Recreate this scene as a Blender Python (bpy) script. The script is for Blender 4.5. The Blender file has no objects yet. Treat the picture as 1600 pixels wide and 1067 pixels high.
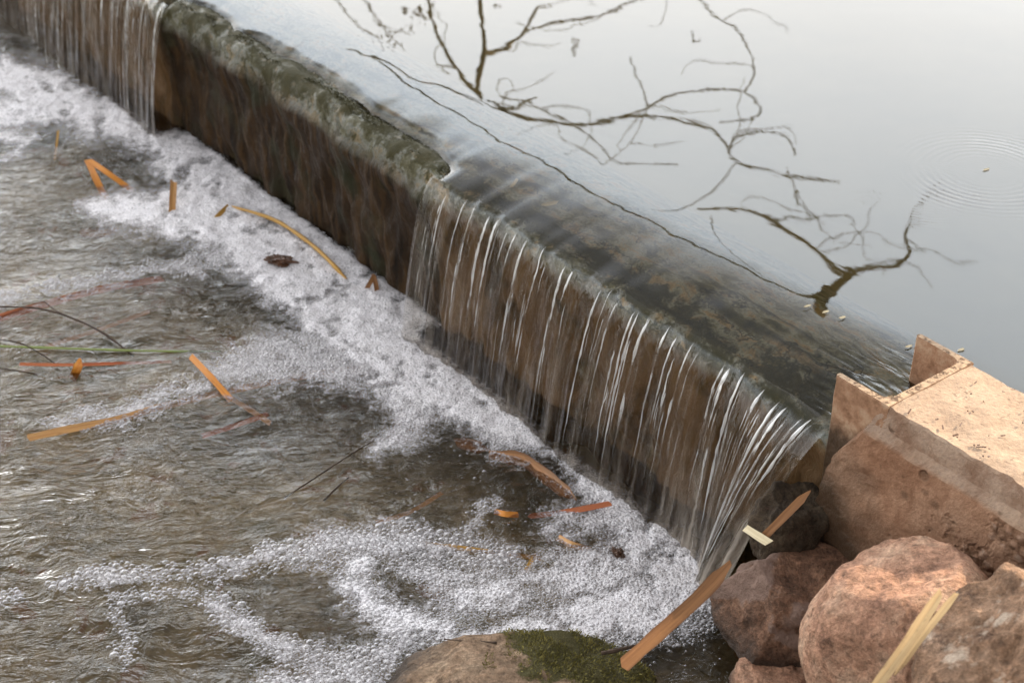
import bpy, bmesh, math, random
import numpy as np
from mathutils import Vector, Matrix

random.seed(7)
rng = np.random.default_rng(11)
S = bpy.context.scene
COL = S.collection
rad = math.radians

# ------------------------------------------------------------------ camera geometry (metres; lower pool at z = 0)
FPX, PITCH, CAMZ, CX, CY = 2300.0, rad(33), 1.70, 800.0, 533.5
CAM = np.array([0, 0, CAMZ])
CR = np.array([1.0, 0, 0])
CF = np.array([0, math.cos(PITCH), -math.sin(PITCH)])
CU = np.array([0, math.sin(PITCH), math.cos(PITCH)])
D2 = np.array([-0.601, 0.799, 0.0])     # along the weir, away from the camera
N2 = np.array([-0.799, -0.601, 0.0])    # downstream, across the weir
W0 = 1.5
HP = 0.388                              # level of the upper pond
DRY0, DRY1 = 2.235, 3.47                # stretch of the crest that stays above water
SUN_EL, SUN_AZ = 27.0, 66.0             # elevation, azimuth to the right of the view axis


def ray(px, py):
    d = (px - CX) * CR - (py - CY) * CU + FPX * CF
    return d / np.linalg.norm(d)


def at(px, py, z=0.0):
    d = ray(px, py)
    return CAM + d * ((z - CAMZ) / d[2])


def at_w(px, py, w):
    d = ray(px, py)
    return CAM + d * (((w - W0) - CAM @ N2) / (d @ N2))


def P(u, w, z):
    return u * D2 + (w - W0) * N2 + np.array([0, 0, z])


def PA(u, w, z):
    return np.stack([u * D2[0] + (w - W0) * N2[0], u * D2[1] + (w - W0) * N2[1], z], -1)


def uw_of(p):
    return p[..., 0] * D2[0] + p[..., 1] * D2[1], p[..., 0] * N2[0] + p[..., 1] * N2[1] + W0


def proj(p):
    q = p - CAM
    zc = q @ CF
    return CX + FPX * (q @ CR) / zc, CY - FPX * (q @ CU) / zc, zc


# ------------------------------------------------------------------ noise
def _hash(ix, iy, iz, seed):
    h = (ix * 374761393 + iy * 668265263 + iz * 2147483647 + seed * 1274126177) & 0xFFFFFFFF
    h = ((h ^ (h >> 13)) * 1274126177) & 0xFFFFFFFF
    h = ((h ^ (h >> 16)) * 2246822519) & 0xFFFFFFFF
    return ((h ^ (h >> 15)) & 0xFFFFFF) / 0xFFFFFF * 2 - 1


def vnoise(x, y, z=None, seed=0):
    x = np.asarray(x, float); y = np.asarray(y, float)
    z = np.zeros_like(x) if z is None else np.asarray(z, float)
    x, y, z = np.broadcast_arrays(x, y, z)
    ix, iy, iz = np.floor(x).astype(np.int64), np.floor(y).astype(np.int64), np.floor(z).astype(np.int64)
    fx, fy, fz = x - ix, y - iy, z - iz
    fx, fy, fz = [f * f * f * (f * (f * 6 - 15) + 10) for f in (fx, fy, fz)]
    r = 0
    for a in (0, 1):
        for b in (0, 1):
            for c in (0, 1):
                r = r + (fx if a else 1 - fx) * (fy if b else 1 - fy) * (fz if c else 1 - fz) * _hash(ix + a, iy + b, iz + c, seed)
    return r


def fbm(x, y, z=None, o=4, seed=0, gain=.5):
    r, a, f = 0, 1.0, 1.0
    for k in range(o):
        r = r + a * vnoise(np.asarray(x) * f, np.asarray(y) * f, None if z is None else np.asarray(z) * f, seed + 17 * k)
        a *= gain; f *= 2.03
    return r


def sstep(a, b, x):
    t = np.clip((x - a) / (b - a), 0, 1)
    return t * t * (3 - 2 * t)


# ------------------------------------------------------------------ object helpers
def link(name, verts, faces, mat=None, parent=None, smooth=True):
    me = bpy.data.meshes.new(name)
    verts = np.asarray(verts, np.float32)
    if isinstance(faces, np.ndarray):
        k = faces.shape[1]
        me.vertices.add(len(verts)); me.vertices.foreach_set('co', verts.ravel())
        me.loops.add(faces.size); me.loops.foreach_set('vertex_index', faces.astype(np.int32).ravel())
        me.polygons.add(len(faces))
        me.polygons.foreach_set('loop_start', np.arange(0, faces.size, k, dtype=np.int32))
        me.polygons.foreach_set('loop_total', np.full(len(faces), k, np.int32))
        me.update(calc_edges=True); me.validate()
    else:
        me.from_pydata(verts.tolist(), [], faces)
        bm = bmesh.new(); bm.from_mesh(me); bmesh.ops.recalc_face_normals(bm, faces=bm.faces); bm.to_mesh(me); bm.free()
    me.polygons.foreach_set('use_smooth', [smooth] * len(me.polygons))
    if mat: me.materials.append(mat)
    o = bpy.data.objects.new(name, me)
    COL.objects.link(o)
    if parent is not None:
        o.parent = parent
        o.matrix_parent_inverse = Matrix.Translation(parent.location).inverted()
    return o


def empty(name, loc, label, cat, group=None):
    o = bpy.data.objects.new(name, None)
    o.location = Vector(loc); o.empty_display_size = .05
    COL.objects.link(o)
    o['label'] = label; o['category'] = cat
    if group: o['group'] = group
    return o


def tag(o, label=None, cat=None, group=None, kind=None):
    if label: o['label'] = label
    if cat: o['category'] = cat
    if group: o['group'] = group
    if kind: o['kind'] = kind
    return o


def grid_faces(nu, nv):
    i = np.arange(nu - 1)[:, None] * nv + np.arange(nv - 1)[None, :]
    return np.stack([i, i + nv, i + nv + 1, i + 1], -1).reshape(-1, 4)


def merge(parts):
    vs, fs, k = [], [], 0
    for v, f in parts:
        vs.append(np.asarray(v, float)); fs += [[a + k for a in q] for q in f]; k += len(v)
    return np.concatenate(vs), fs


def tube(pts, radii, seg=6, flat=1.0, up=None):
    """tapered tube through pts"""
    pts = np.asarray(pts, float); n = len(pts)
    radii = np.broadcast_to(np.asarray(radii, float), (n,))
    V, F = [], []
    t = np.gradient(pts, axis=0)
    ref = np.array([0.3, 0.2, 1.0]) if up is None else np.asarray(up, float)
    for i in range(n):
        a = t[i] / (np.linalg.norm(t[i]) + 1e-9)
        b = np.cross(a, ref); b /= np.linalg.norm(b) + 1e-9
        c = np.cross(a, b)
        for k in range(seg):
            th = 2 * math.pi * k / seg
            V.append(pts[i] + radii[i] * (math.cos(th) * b + flat * math.sin(th) * c))
    for i in range(n - 1):
        for k in range(seg):
            k2 = (k + 1) % seg
            F.append([i * seg + k, i * seg + k2, (i + 1) * seg + k2, (i + 1) * seg + k])
    F.append(list(range(seg))[::-1]); F.append([(n - 1) * seg + k for k in range(seg)])
    return V, F


def spline(pts, n):
    """Catmull-Rom resample"""
    p = np.asarray(pts, float)
    if len(p) == 2:
        t = np.linspace(0, 1, n)[:, None]
        return p[0] * (1 - t) + p[1] * t
    q = np.vstack([2 * p[0] - p[1], p, 2 * p[-1] - p[-2]])
    seg = np.linalg.norm(np.diff(p, axis=0), axis=1); s = np.concatenate([[0], np.cumsum(seg)])
    out = []
    for x in np.linspace(0, s[-1], n):
        i = min(np.searchsorted(s, x, 'right') - 1, len(p) - 2)
        t = (x - s[i]) / max(s[i + 1] - s[i], 1e-9)
        a, b, c, d = q[i], q[i + 1], q[i + 2], q[i + 3]
        out.append(.5 * (2 * b + (c - a) * t + (2 * a - 5 * b + 4 * c - d) * t ** 2 + (3 * b - a - 3 * c + d) * t ** 3))
    return np.array(out)


# ------------------------------------------------------------------ material helpers
class NT:
    def __init__(s, name):
        s.m = bpy.data.materials.new(name); s.m.use_nodes = True
        s.t = s.m.node_tree; s.t.nodes.clear()
        s.out = s.n('ShaderNodeOutputMaterial')

    def n(s, typ, **kw):
        nd = s.t.nodes.new(typ)
        for k, v in kw.items(): setattr(nd, k, v)
        return nd

    def set(s, sock, v):
        if hasattr(v, 'is_output') or isinstance(v, bpy.types.NodeSocket): s.t.links.new(v, sock)
        else:
            if hasattr(sock.default_value, '__len__') and not hasattr(v, '__len__'): v = [v] * len(sock.default_value)
            if hasattr(v, '__len__') and len(sock.default_value) == 4 and len(v) == 3: v = (*v, 1)
            sock.default_value = v

    def math(s, op, a, b=0.0, c=None, clamp=False):
        nd = s.n('ShaderNodeMath', operation=op, use_clamp=clamp)
        s.set(nd.inputs[0], a); s.set(nd.inputs[1], b)
        if c is not None: s.set(nd.inputs[2], c)
        return nd.outputs[0]

    def vmath(s, op, a, b=(0, 0, 0), scale=None):
        nd = s.n('ShaderNodeVectorMath', operation=op)
        s.set(nd.inputs[0], a); s.set(nd.inputs[1], b)
        if scale is not None: s.set(nd.inputs['Scale'], scale)
        return nd.outputs['Value'] if op in ('DOT_PRODUCT', 'LENGTH', 'DISTANCE') else nd.outputs[0]

    def pos(s): return s.n('ShaderNodeNewGeometry').outputs['Position']

    def uw(s):
        p = s.pos()
        c = s.n('ShaderNodeCombineXYZ')
        s.set(c.inputs[0], s.vmath('DOT_PRODUCT', p, tuple(D2)))
        s.set(c.inputs[1], s.math('ADD', s.vmath('DOT_PRODUCT', p, tuple(N2)), W0))
        sp = s.n('ShaderNodeSeparateXYZ'); s.set(sp.inputs[0], p)
        s.set(c.inputs[2], sp.outputs[2])
        return c.outputs[0]

    def sep(s, v):
        sp = s.n('ShaderNodeSeparateXYZ'); s.set(sp.inputs[0], v); return sp.outputs

    def noise(s, vec, scale, detail=4, rough=.55, dist=0.0, col=False):
        nd = s.n('ShaderNodeTexNoise')
        s.set(nd.inputs['Vector'], vec); nd.inputs['Scale'].default_value = scale
        nd.inputs['Detail'].default_value = detail; nd.inputs['Roughness'].default_value = rough
        nd.inputs['Distortion'].default_value = dist
        return nd.outputs['Color' if col else 'Fac']

    def vor(s, vec, scale, feature='F1', out='Distance', rnd=1.0):
        nd = s.n('ShaderNodeTexVoronoi', feature=feature)
        s.set(nd.inputs['Vector'], vec); nd.inputs['Scale'].default_value = scale
        nd.inputs['Randomness'].default_value = rnd
        return nd.outputs[out]

    def ramp(s, f, stops, interp='LINEAR'):
        nd = s.n('ShaderNodeValToRGB'); nd.color_ramp.interpolation = interp
        e = nd.color_ramp.elements
        while len(e) < len(stops): e.new(.5)
        for k, (p, c) in enumerate(stops):
            e[k].position = p
            e[k].color = (c, c, c, 1) if not hasattr(c, '__len__') else (*c, 1)
        s.set(nd.inputs[0], f)
        return nd.outputs[0]

    def mixc(s, f, a, b, mode='MIX'):
        nd = s.n('ShaderNodeMix', data_type='RGBA', blend_type=mode)
        s.set(nd.inputs[0], f); s.set(nd.inputs[6], a); s.set(nd.inputs[7], b)
        return nd.outputs[2]

    def range(s, v, a, b, c=0.0, d=1.0):
        nd = s.n('ShaderNodeMapRange')
        for k, x in enumerate((v, a, b, c, d)): s.set(nd.inputs[k], x)
        return nd.outputs[0]

    def bump(s, h, strength=.5, dist=.01, normal=None):
        nd = s.n('ShaderNodeBump')
        nd.inputs['Strength'].default_value = strength; nd.inputs['Distance'].default_value = dist
        s.set(nd.inputs['Height'], h)
        if normal is not None: s.set(nd.inputs['Normal'], normal)
        return nd.outputs[0]

    def pbr(s, color, rough=.8, normal=None, spec=.3, **kw):
        nd = s.n('ShaderNodeBsdfPrincipled')
        s.set(nd.inputs['Base Color'], color); s.set(nd.inputs['Roughness'], rough)
        nd.inputs['Specular IOR Level'].default_value = spec
        if normal is not None: s.set(nd.inputs['Normal'], normal)
        for k, v in kw.items(): s.set(nd.inputs[k.replace('_', ' ')], v)
        return nd.outputs[0]

    def mixs(s, f, a, b):
        nd = s.n('ShaderNodeMixShader'); s.set(nd.inputs[0], f)
        s.t.links.new(a, nd.inputs[1]); s.t.links.new(b, nd.inputs[2]); return nd.outputs[0]

    def shader(s, typ, **kw):
        nd = s.n(typ)
        for k, v in kw.items(): s.set(nd.inputs[k], v)
        return nd.outputs[0]

    def done(s, sh):
        s.t.links.new(sh, s.out.inputs[0]); return s.m


def scaled(t, v, sc):
    return t.vmath('MULTIPLY', v, sc)


# ------------------------------------------------------------------ materials
def mat_pond():
    t = NT('pond_water')
    uw = t.uw(); p = t.pos()
    su = t.sep(uw)
    # fine lines drawn out along the crest where the water speeds up
    lines = t.noise(scaled(t, uw, (6, 80, 1)), 1.0, 3, .6)
    near = t.range(su[1], -0.17, -0.02, .06, 1.0)
    h1 = t.math('MULTIPLY', t.math('MULTIPLY', lines, near), .00014)
    # slow undulation of the still pond
    h2 = t.math('MULTIPLY', t.noise(p, 5, 2, .5), .0004)
    h2b = t.math('MULTIPLY', t.noise(scaled(t, uw, (18, 45, 1)), 1, 2, .5), .00003)
    h2 = t.math('ADD', h2, h2b)
    # ripple rings from a fallen drop
    hs = t.math('ADD', h1, h2)
    for (c, amp, r0, r1, wl) in ((at(1540, 268, HP), .00019, .05, .19, .0155), (at(1450, 300, HP), .00003, .02, .16, .011)):
        r = t.vmath('DISTANCE', p, tuple(c))
        w = t.math('SINE', t.math('MULTIPLY', r, 2 * math.pi / wl))
        env = t.math('MULTIPLY', t.range(r, r0, (r0 + r1) / 2), t.range(r, r1 * 1.15, r1 * .8))
        hs = t.math('ADD', hs, t.math('MULTIPLY', t.math('MULTIPLY', w, t.math('MULTIPLY', env, t.range(t.noise(p, 9, 2),   .38, .60, .3, 1.0))), amp))
    # quick water drawn into the gate slot
    slot = tuple(P(1.16, -0.06, HP))
    rs = t.vmath('DISTANCE', p, slot)
    ss = t.math('POWER', t.range(rs, .19, .02), 1.6)
    hw = t.noise(scaled(t, uw, (11, 38, 1)), 1, 2, .5, .8)
    hs = t.math('ADD', hs, t.math('MULTIPLY', t.math('MULTIPLY', hw, ss), .0105))
    nb = t.bump(hs, 1.0, 1.0)
    fr = t.n('ShaderNodeFresnel'); fr.inputs['IOR'].default_value = 1.34
    t.set(fr.inputs['Normal'], nb)
    gl = t.shader('ShaderNodeBsdfGlossy', Color=(.97, .98, 1, 1), Roughness=.015, Normal=nb)
    tr = t.shader('ShaderNodeBsdfTransparent', Color=(.84, .79, .66, 1))
    return t.done(t.mixs(fr.outputs[0], tr, gl))


def mat_pool():
    t = NT('pool_water')
    p = t.pos()
    uw = t.uw()
    warp = t.vmath('ADD', p, t.vmath('SCALE', t.noise(p, 6, 2, .5, col=True), scale=.10))
    a = t.noise(scaled(t, warp, (17, 38, 1)), 1, 4, .58, .9)
    b = t.noise(scaled(t, warp, (60, 120, 1)), 1, 2, .5, .5)
    calm = t.range(t.noise(p, 3.2, 3, .6), .36, .64, .40, 1.30)
    h = t.math('MULTIPLY', calm, t.math('ADD', t.math('MULTIPLY', a, .0150), t.math('MULTIPLY', b, .0024)))
    nb = t.bump(h, 1.0, 1.0)
    fr = t.n('ShaderNodeFresnel'); fr.inputs['IOR'].default_value = 1.335
    t.set(fr.inputs['Normal'], nb)
    gl = t.shader('ShaderNodeBsdfGlossy', Color=(1, 1, 1, 1), Roughness=.09, Normal=nb)
    tr = t.shader('ShaderNodeBsdfTransparent', Color=(.88, .80, .67, 1))
    return t.done(t.mixs(fr.outputs[0], tr, gl))


def mat_sheet():
    t = NT('falling_water')
    at_ = t.n('ShaderNodeAttribute', attribute_name='flow').outputs['Vector']
    s = t.sep(at_)                      # x along the lip (m), y 0..1 down the fall
    w = t.vmath('ADD', at_, t.vmath('SCALE', t.noise(at_, 9, 2, col=True), scale=.02))
    n1 = t.noise(scaled(t, w, (95, 2.2, 1)), 1, 3, .6)
    n2 = t.noise(scaled(t, w, (300, 5, 1)), 1, 2, .5)
    h = t.math('ADD', t.math('MULTIPLY', n1, .0035), t.math('MULTIPLY', n2, .0005))
    h = t.math('MULTIPLY', h, t.range(s[1], .03, .35, .05, 1))
    nb = t.bump(h, 1.0, 1.0)
    fr = t.n('ShaderNodeFresnel'); fr.inputs['IOR'].default_value = 1.42
    t.set(fr.inputs['Normal'], nb)
    gl = t.shader('ShaderNodeBsdfGlossy', Color=(1, 1, 1, 1), Roughness=.06, Normal=nb)
    tr = t.shader('ShaderNodeBsdfTransparent', Color=(.93, .91, .87, 1))
    wht = t.shader('ShaderNodeBsdfDiffuse', Color=(.62, .53, .44, 1), Normal=nb)
    trl = t.shader('ShaderNodeBsdfTranslucent', Color=(.75, .74, .72, 1))
    wht = t.mixs(.4, wht, trl)
    # aerated veins, more of them lower down
    v = t.noise(scaled(t, w, (34, 1.3, 1)), 1, 5, .65)
    m = t.math('MULTIPLY', t.range(v, .46, .80), t.range(s[1], .1, .95, .0, .55))
    m = t.math('ADD', m, t.math('MULTIPLY', t.math('MULTIPLY', t.range(s[0], 1.50, 1.22), t.range(s[1], .35, .95)), t.range(v, .33, .60, 0, .85)), clamp=True)
    body = t.mixs(m, tr, wht)
    return t.done(t.mixs(fr.outputs[0], body, gl))


def mat_strand():
    t = NT('water_strand')
    g = t.shader('ShaderNodeBsdfGlossy', Color=(1, 1, 1, 1), Roughness=.12)
    d = t.shader('ShaderNodeBsdfDiffuse', Color=(.88, .87, .86, 1))
    tl = t.shader('ShaderNodeBsdfTranslucent', Color=(.85, .84, .82, 1))
    tr = t.shader('ShaderNodeBsdfTransparent', Color=(1, 1, 1, 1))
    b = t.mixs(.5, d, tl)
    b = t.mixs(.30, b, g)
    f = t.n('ShaderNodeAttribute', attribute_name='thin').outputs['Fac']
    lw = t.n('ShaderNodeLayerWeight'); lw.inputs[0].default_value = .42
    soft = t.range(lw.outputs['Facing'], .25, .95, 0, 1)
    keep_ = t.math('MULTIPLY', t.math('SUBTRACT', 1.0, f), t.math('SUBTRACT', 1.0, soft))
    return t.done(t.mixs(keep_, tr, b))


def mat_foam():
    t = NT('foam_froth')
    p = t.pos()
    q = t.vmath('ADD', p, t.vmath('SCALE', t.noise(p, 90, 2, col=True), scale=.004))
    cell = t.vor(scaled(t, q, (1, 1, .4)), 250, 'F1')
    cell2 = t.vor(scaled(t, q, (1, 1, .4)), 120, 'F1')
    cc = t.math('MAXIMUM', t.range(cell, .10, .55), t.math('MULTIPLY', t.range(cell2, .3, .7), .6))
    h2 = t.noise(p, 45, 4)
    nb = t.bump(t.math('ADD', t.math('MULTIPLY', cell, -.0014), t.math('MULTIPLY', h2, .006)), 1, 1)
    c = t.mixc(cc, (.56, .53, .545), (.79, .752, .773))
    c = t.mixc(t.range(t.noise(p, 20, 5, .6), .32, .62), t.mixc(.28, c, (.46, .43, .41)), c)
    b = t.pbr(c, .45, nb, .35)
    tr = t.shader('ShaderNodeBsdfTransparent', Color=(1, 1, 1, 1))
    f = t.n('ShaderNodeAttribute', attribute_name='cover').outputs['Fac']
    k = t.noise(p, 55, 4, .65)
    m = t.math('ADD', f, t.math('ADD', t.math('MULTIPLY', t.math('SUBTRACT', k, .5), 1.1), t.math('MULTIPLY', t.math('SUBTRACT', cc, .5), .40)))
    return t.done(t.mixs(t.range(m, .30, 1.0, 0, .95), tr, b))


def mat_bubble():
    t = NT('foam_bubble')
    lw = t.n('ShaderNodeLayerWeight'); lw.inputs[0].default_value = .45
    edge = t.ramp(lw.outputs['Facing'], [(.08, .07), (.50, .38), (.85, .88)])
    tr = t.shader('ShaderNodeBsdfTransparent', Color=(.92, .92, .92, 1))
    d = t.pbr((.77, .735, .755), .35, None, .4)
    g = t.shader('ShaderNodeBsdfGlossy', Color=(1, 1, 1, 1), Roughness=.16)
    b = t.mixs(edge, tr, d)
    fr = t.n('ShaderNodeFresnel'); fr.inputs['IOR'].default_value = 1.5
    return t.done(t.mixs(fr.outputs[0], b, g))


def mat_weir():
    t = NT('weir_concrete')
    uw = t.uw(); su = t.sep(uw)
    w, z = su[1], su[2]
    wp = t.vmath('ADD', uw, t.vmath('SCALE', t.noise(uw, 14, 3, col=True), scale=.05))
    # crest: grey and tan worn concrete with algae, blue-grey sky sheen painted on
    base = t.ramp(t.noise(scaled(t, wp, (1, 2.2, 1)), 16, 6, .65), [(.33, (.06, .06, .025)), (.43, (.16, .145, .075)), (.51, (.29, .30, .27)), (.60, (.33, .24, .13)), (.70, (.10, .085, .035))])
    grain = t.noise(uw, 210, 3, .7)
    base = t.mixc(.55, base, t.ramp(grain, [(.3, .25), (.7, .85)]), 'OVERLAY')
    wq = t.vmath('ADD', uw, t.vmath('SCALE', t.noise(uw, 6, 5, .7, col=True), scale=.30))
    crack = t.vor(scaled(t, wq, (.55, 2.1, 1)), 8, 'DISTANCE_TO_EDGE')
    crk = t.math('MULTIPLY', t.math('MULTIPLY', t.range(crack, .07, .010), t.range(t.noise(wp, 9, 3), .46, .60)), .85)
    ln = t.noise(scaled(t, wq, (3, 34, 1)), 1, 4, .6)
    base = t.mixc(t.math('MULTIPLY', t.range(ln, .54, .66), .5), base, (.045, .042, .015))
    base = t.mixc(t.math('MULTIPLY', t.range(t.noise(wq, 5, 3), .52, .66), .5), base, (.13, .155, .165))  # bluish sheen of the sky mixed into the colour in patches
    base = t.mixc(crk, base, (.012, .013, .006))
    gw = t.n('ShaderNodeAttribute', attribute_name='growth').outputs['Fac']
    base = t.mixc(t.math('MULTIPLY', gw, .92), base, t.mixc(t.range(t.noise(uw, 38, 3), .42, .62), (.014, .014, .004), (.060, .056, .012)))
    moss_n = t.noise(wp, 22, 5, .7)
    lip = t.math('MULTIPLY', t.range(w, -.085, -.045), t.range(w, .02, -.005))
    mossf = t.math('MULTIPLY', t.range(t.math('ADD', moss_n, t.math('MULTIPLY', lip, .15)), .55, .66), .9)
    moss = t.mixc(t.noise(uw, 60, 3), (.016, .020, .004), (.060, .050, .012))
    base = t.mixc(mossf, base, moss)
    # downstream face: dark brown slimy with upright streaks
    st = t.noise(scaled(t, wp, (55, 8, 5)), 1, 5, .6)
    u_ = su[0]
    under = t.math('MAXIMUM', t.range(u_, DRY0 + .02, DRY0 - .04), t.range(u_, DRY1 + .02, DRY1 + .10))
    face = t.ramp(st, [(.28, (.008, .005, .003)), (.5, (.026, .014, .006)), (.62, (.050, .026, .009)), (.75, (.034, .026, .020))])
    face = t.mixc(t.range(t.noise(uw, 9, 4), .5, .7), face, (.022, .022, .010))
    face = t.mixc(t.math('MULTIPLY', under, .85), face, t.ramp(t.noise(scaled(t, wp, (12, 8, 7)), 1, 5, .65), [(.3, (.038, .024, .010)), (.5, (.145, .080, .034)), (.7, (.22, .135, .075))]))
    ff = t.range(z, .325, .290)
    ff = t.math('MULTIPLY', ff, t.range(w, -.03, -.012))
    dryc = t.math('MULTIPLY', t.range(u_, DRY0 - .02, DRY0 + .05), t.range(u_, DRY1 + .05, DRY1 - .02))
    base = t.mixc(t.math('MULTIPLY', t.math('MULTIPLY', dryc, t.range(w, -.09, -.05)), .6), base, t.mixc(moss_n, (.018, .016, .007), (.055, .045, .020)))
    col = t.mixc(ff, base, face)
    hb = t.math('ADD', t.math('MULTIPLY', grain, .0015), t.math('ADD', t.math('MULTIPLY', moss_n, .006), t.math('MULTIPLY', t.math('MULTIPLY', st, ff), .010)))
    nb = t.bump(hb, .8, 1)
    rough = t.math('ADD', t.math('ADD', .34, t.math('MULTIPLY', st, .25)), t.math('MULTIPLY', mossf, .35))
    return t.done(t.pbr(col, rough, nb, .16))


def mat_concrete(name, wet_z=.13):
    t = NT(name)
    uw = t.uw(); su = t.sep(uw); p = t.pos()
    n = t.noise(p, 9, 7, .62)
    base = t.ramp(n, [(.28, (.22, .13, .08)), (.5, (.345, .225, .148)), (.72, (.43, .31, .215))])
    fine = t.noise(p, 160, 4, .7)
    base = t.mixc(.75, base, t.ramp(fine, [(.25, .24), (.75, .76)]), 'OVERLAY')
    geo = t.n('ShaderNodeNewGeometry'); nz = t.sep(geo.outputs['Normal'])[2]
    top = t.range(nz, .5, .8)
    # dry-weather litter specks and scuffs lying on top
    sp = t.vor(t.vmath('ADD', scaled(t, uw, (1, 2.0, 1)), t.vmath('SCALE', t.noise(p, 60, 3, col=True), scale=.03)), 46, 'F1')
    spk = t.math('MULTIPLY', t.range(sp, .24, .15), t.range(t.noise(p, 15, 3), .46, .54))
    sc = t.noise(scaled(t, uw, (70, 14, 1)), 1, 4, .7)
    spk2 = t.math('MULTIPLY', t.range(sc, .62, .68), .75)
    base = t.mixc(t.math('MULTIPLY', t.math('MAXIMUM', spk, spk2), top), base, (.13, .07, .04))
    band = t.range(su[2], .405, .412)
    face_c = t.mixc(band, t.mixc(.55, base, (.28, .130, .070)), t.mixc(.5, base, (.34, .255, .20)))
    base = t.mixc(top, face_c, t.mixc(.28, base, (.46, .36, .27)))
    # face: reddish rain stains, drip marks, pits
    stn = t.noise(scaled(t, t.vmath('ADD', uw, t.vmath('SCALE', t.noise(uw, 20, 3, col=True), scale=.08)), (15, 15, 6)), 1, 5, .62, .9)
    sf = t.math('MULTIPLY', t.range(stn, .46, .62), t.math('SUBTRACT', 1.0, top))
    base = t.mixc(t.math('MULTIPLY', sf, .6), base, (.17, .080, .042))
    pit = t.vor(p, 21, 'F1')
    pf = t.math('MULTIPLY', t.range(pit, .20, .14), t.math('SUBTRACT', 1.0, top))
    pf = t.math('MULTIPLY', pf, t.range(t.noise(p, 11, 2), .50, .54))
    base = t.mixc(t.math('MULTIPLY', pf, .75), base, (.085, .045, .025))
    for (a_, b_, r_) in ((1415, 773, .011), (1448, 767, .009), (1463, 785, .012), (1456, 823, .011), (1412, 742, .005), (1371, 730, .006), (1563, 830, .017), (1520, 860, .012), (1560, 800, .006), (1378, 727, .004)):
        c_ = at_w(a_, b_, .036)
        d_ = t.vmath('LENGTH', t.vmath('MULTIPLY', t.vmath('SUBTRACT', t.vmath('ADD', p, t.vmath('SCALE', t.noise(p, 45, 3, col=True), scale=.012)), tuple(c_ + .006)), (1, 1, 1.25)))
        base = t.mixc(t.range(d_, r_, r_ * .5, 0, .6), base, (.075, .040, .022))
    # worn patch where the aggregate shows
    pv = t.vor(t.vmath('ADD', p, t.vmath('SCALE', t.noise(p, 70, 2, col=True), scale=.010)), 62, 'F1')
    pc = t.vor(p, 62, 'F1', 'Color')
    worn = t.math('MULTIPLY', t.math('SUBTRACT', 1.0, top), t.range(t.math('ADD', t.math('MULTIPLY', su[0], -2.2), t.math('MULTIPLY', t.noise(p, 13, 4, .65), 1.6)), -1.12, -.90))
    worn = t.math('MULTIPLY', worn, t.range(su[2], .415, .400))
    agg = t.mixc(t.range(pv, .20, .48), t.mixc(t.sep(pc)[0], (.40, .20, .11), (.44, .34, .27)), (.20, .11, .065))
    base = t.mixc(t.math('MULTIPLY', worn, .75), base, agg)
    hcoarse = t.math('ADD', t.math('MULTIPLY', t.math('MULTIPLY', worn, pv), -.012), t.math('MULTIPLY', t.math('MULTIPLY', t.noise(p, 48, 5, .7), t.math('SUBTRACT', 1.0, top)), .006))
    # damp, algae-dark towards the splash end
    damp = t.math('ADD', t.math('MULTIPLY', su[2], -4.5), t.math('ADD', t.math('MULTIPLY', su[0], 3.6), t.math('MULTIPLY', t.noise(p, 12, 4, .6), 1.1)))
    dz = t.range(damp, 2.78, 3.40)
    base = t.mixc(t.math('MULTIPLY', dz, .88), base, (.030, .018, .009))
    hb = t.math('ADD', t.math('MULTIPLY', fine, .0022), t.math('ADD', t.math('MULTIPLY', n, .010), t.math('ADD', hcoarse, t.math('MULTIPLY', pf, -.006))))
    nb = t.bump(hb, .9, 1)
    rough = t.math('SUBTRACT', .85, t.math('MULTIPLY', dz, .45))
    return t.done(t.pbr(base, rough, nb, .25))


def mat_steel():
    t = NT('rusty_channel')
    p = t.pos(); z = t.sep(p)[2]
    n = t.noise(p, 34, 6, .65)
    c = t.ramp(n, [(.28, (.13, .058, .026)), (.5, (.30, .165, .095)), (.72, (.42, .29, .19))])
    wet = t.range(t.math('ADD', z, t.math('MULTIPLY', n, .05)), .425, .385)
    c = t.mixc(t.math('MULTIPLY', wet, .85), c, (.020, .014, .007))
    geo = t.n('ShaderNodeNewGeometry'); top = t.range(t.sep(geo.outputs['Normal'])[2], .5, .8)
    c = t.mixc(top, c, t.ramp(t.noise(p, 90, 4, .7), [(.40, (.10, .055, .028)), (.50, (.36, .24, .15)), (.75, (.48, .35, .23))]))
    nb = t.bump(t.noise(p, 120, 4, .6), .5, .004)
    return t.done(t.pbr(c, t.math('SUBTRACT', .75, t.math('MULTIPLY', wet, .4)), nb, .35))


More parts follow.
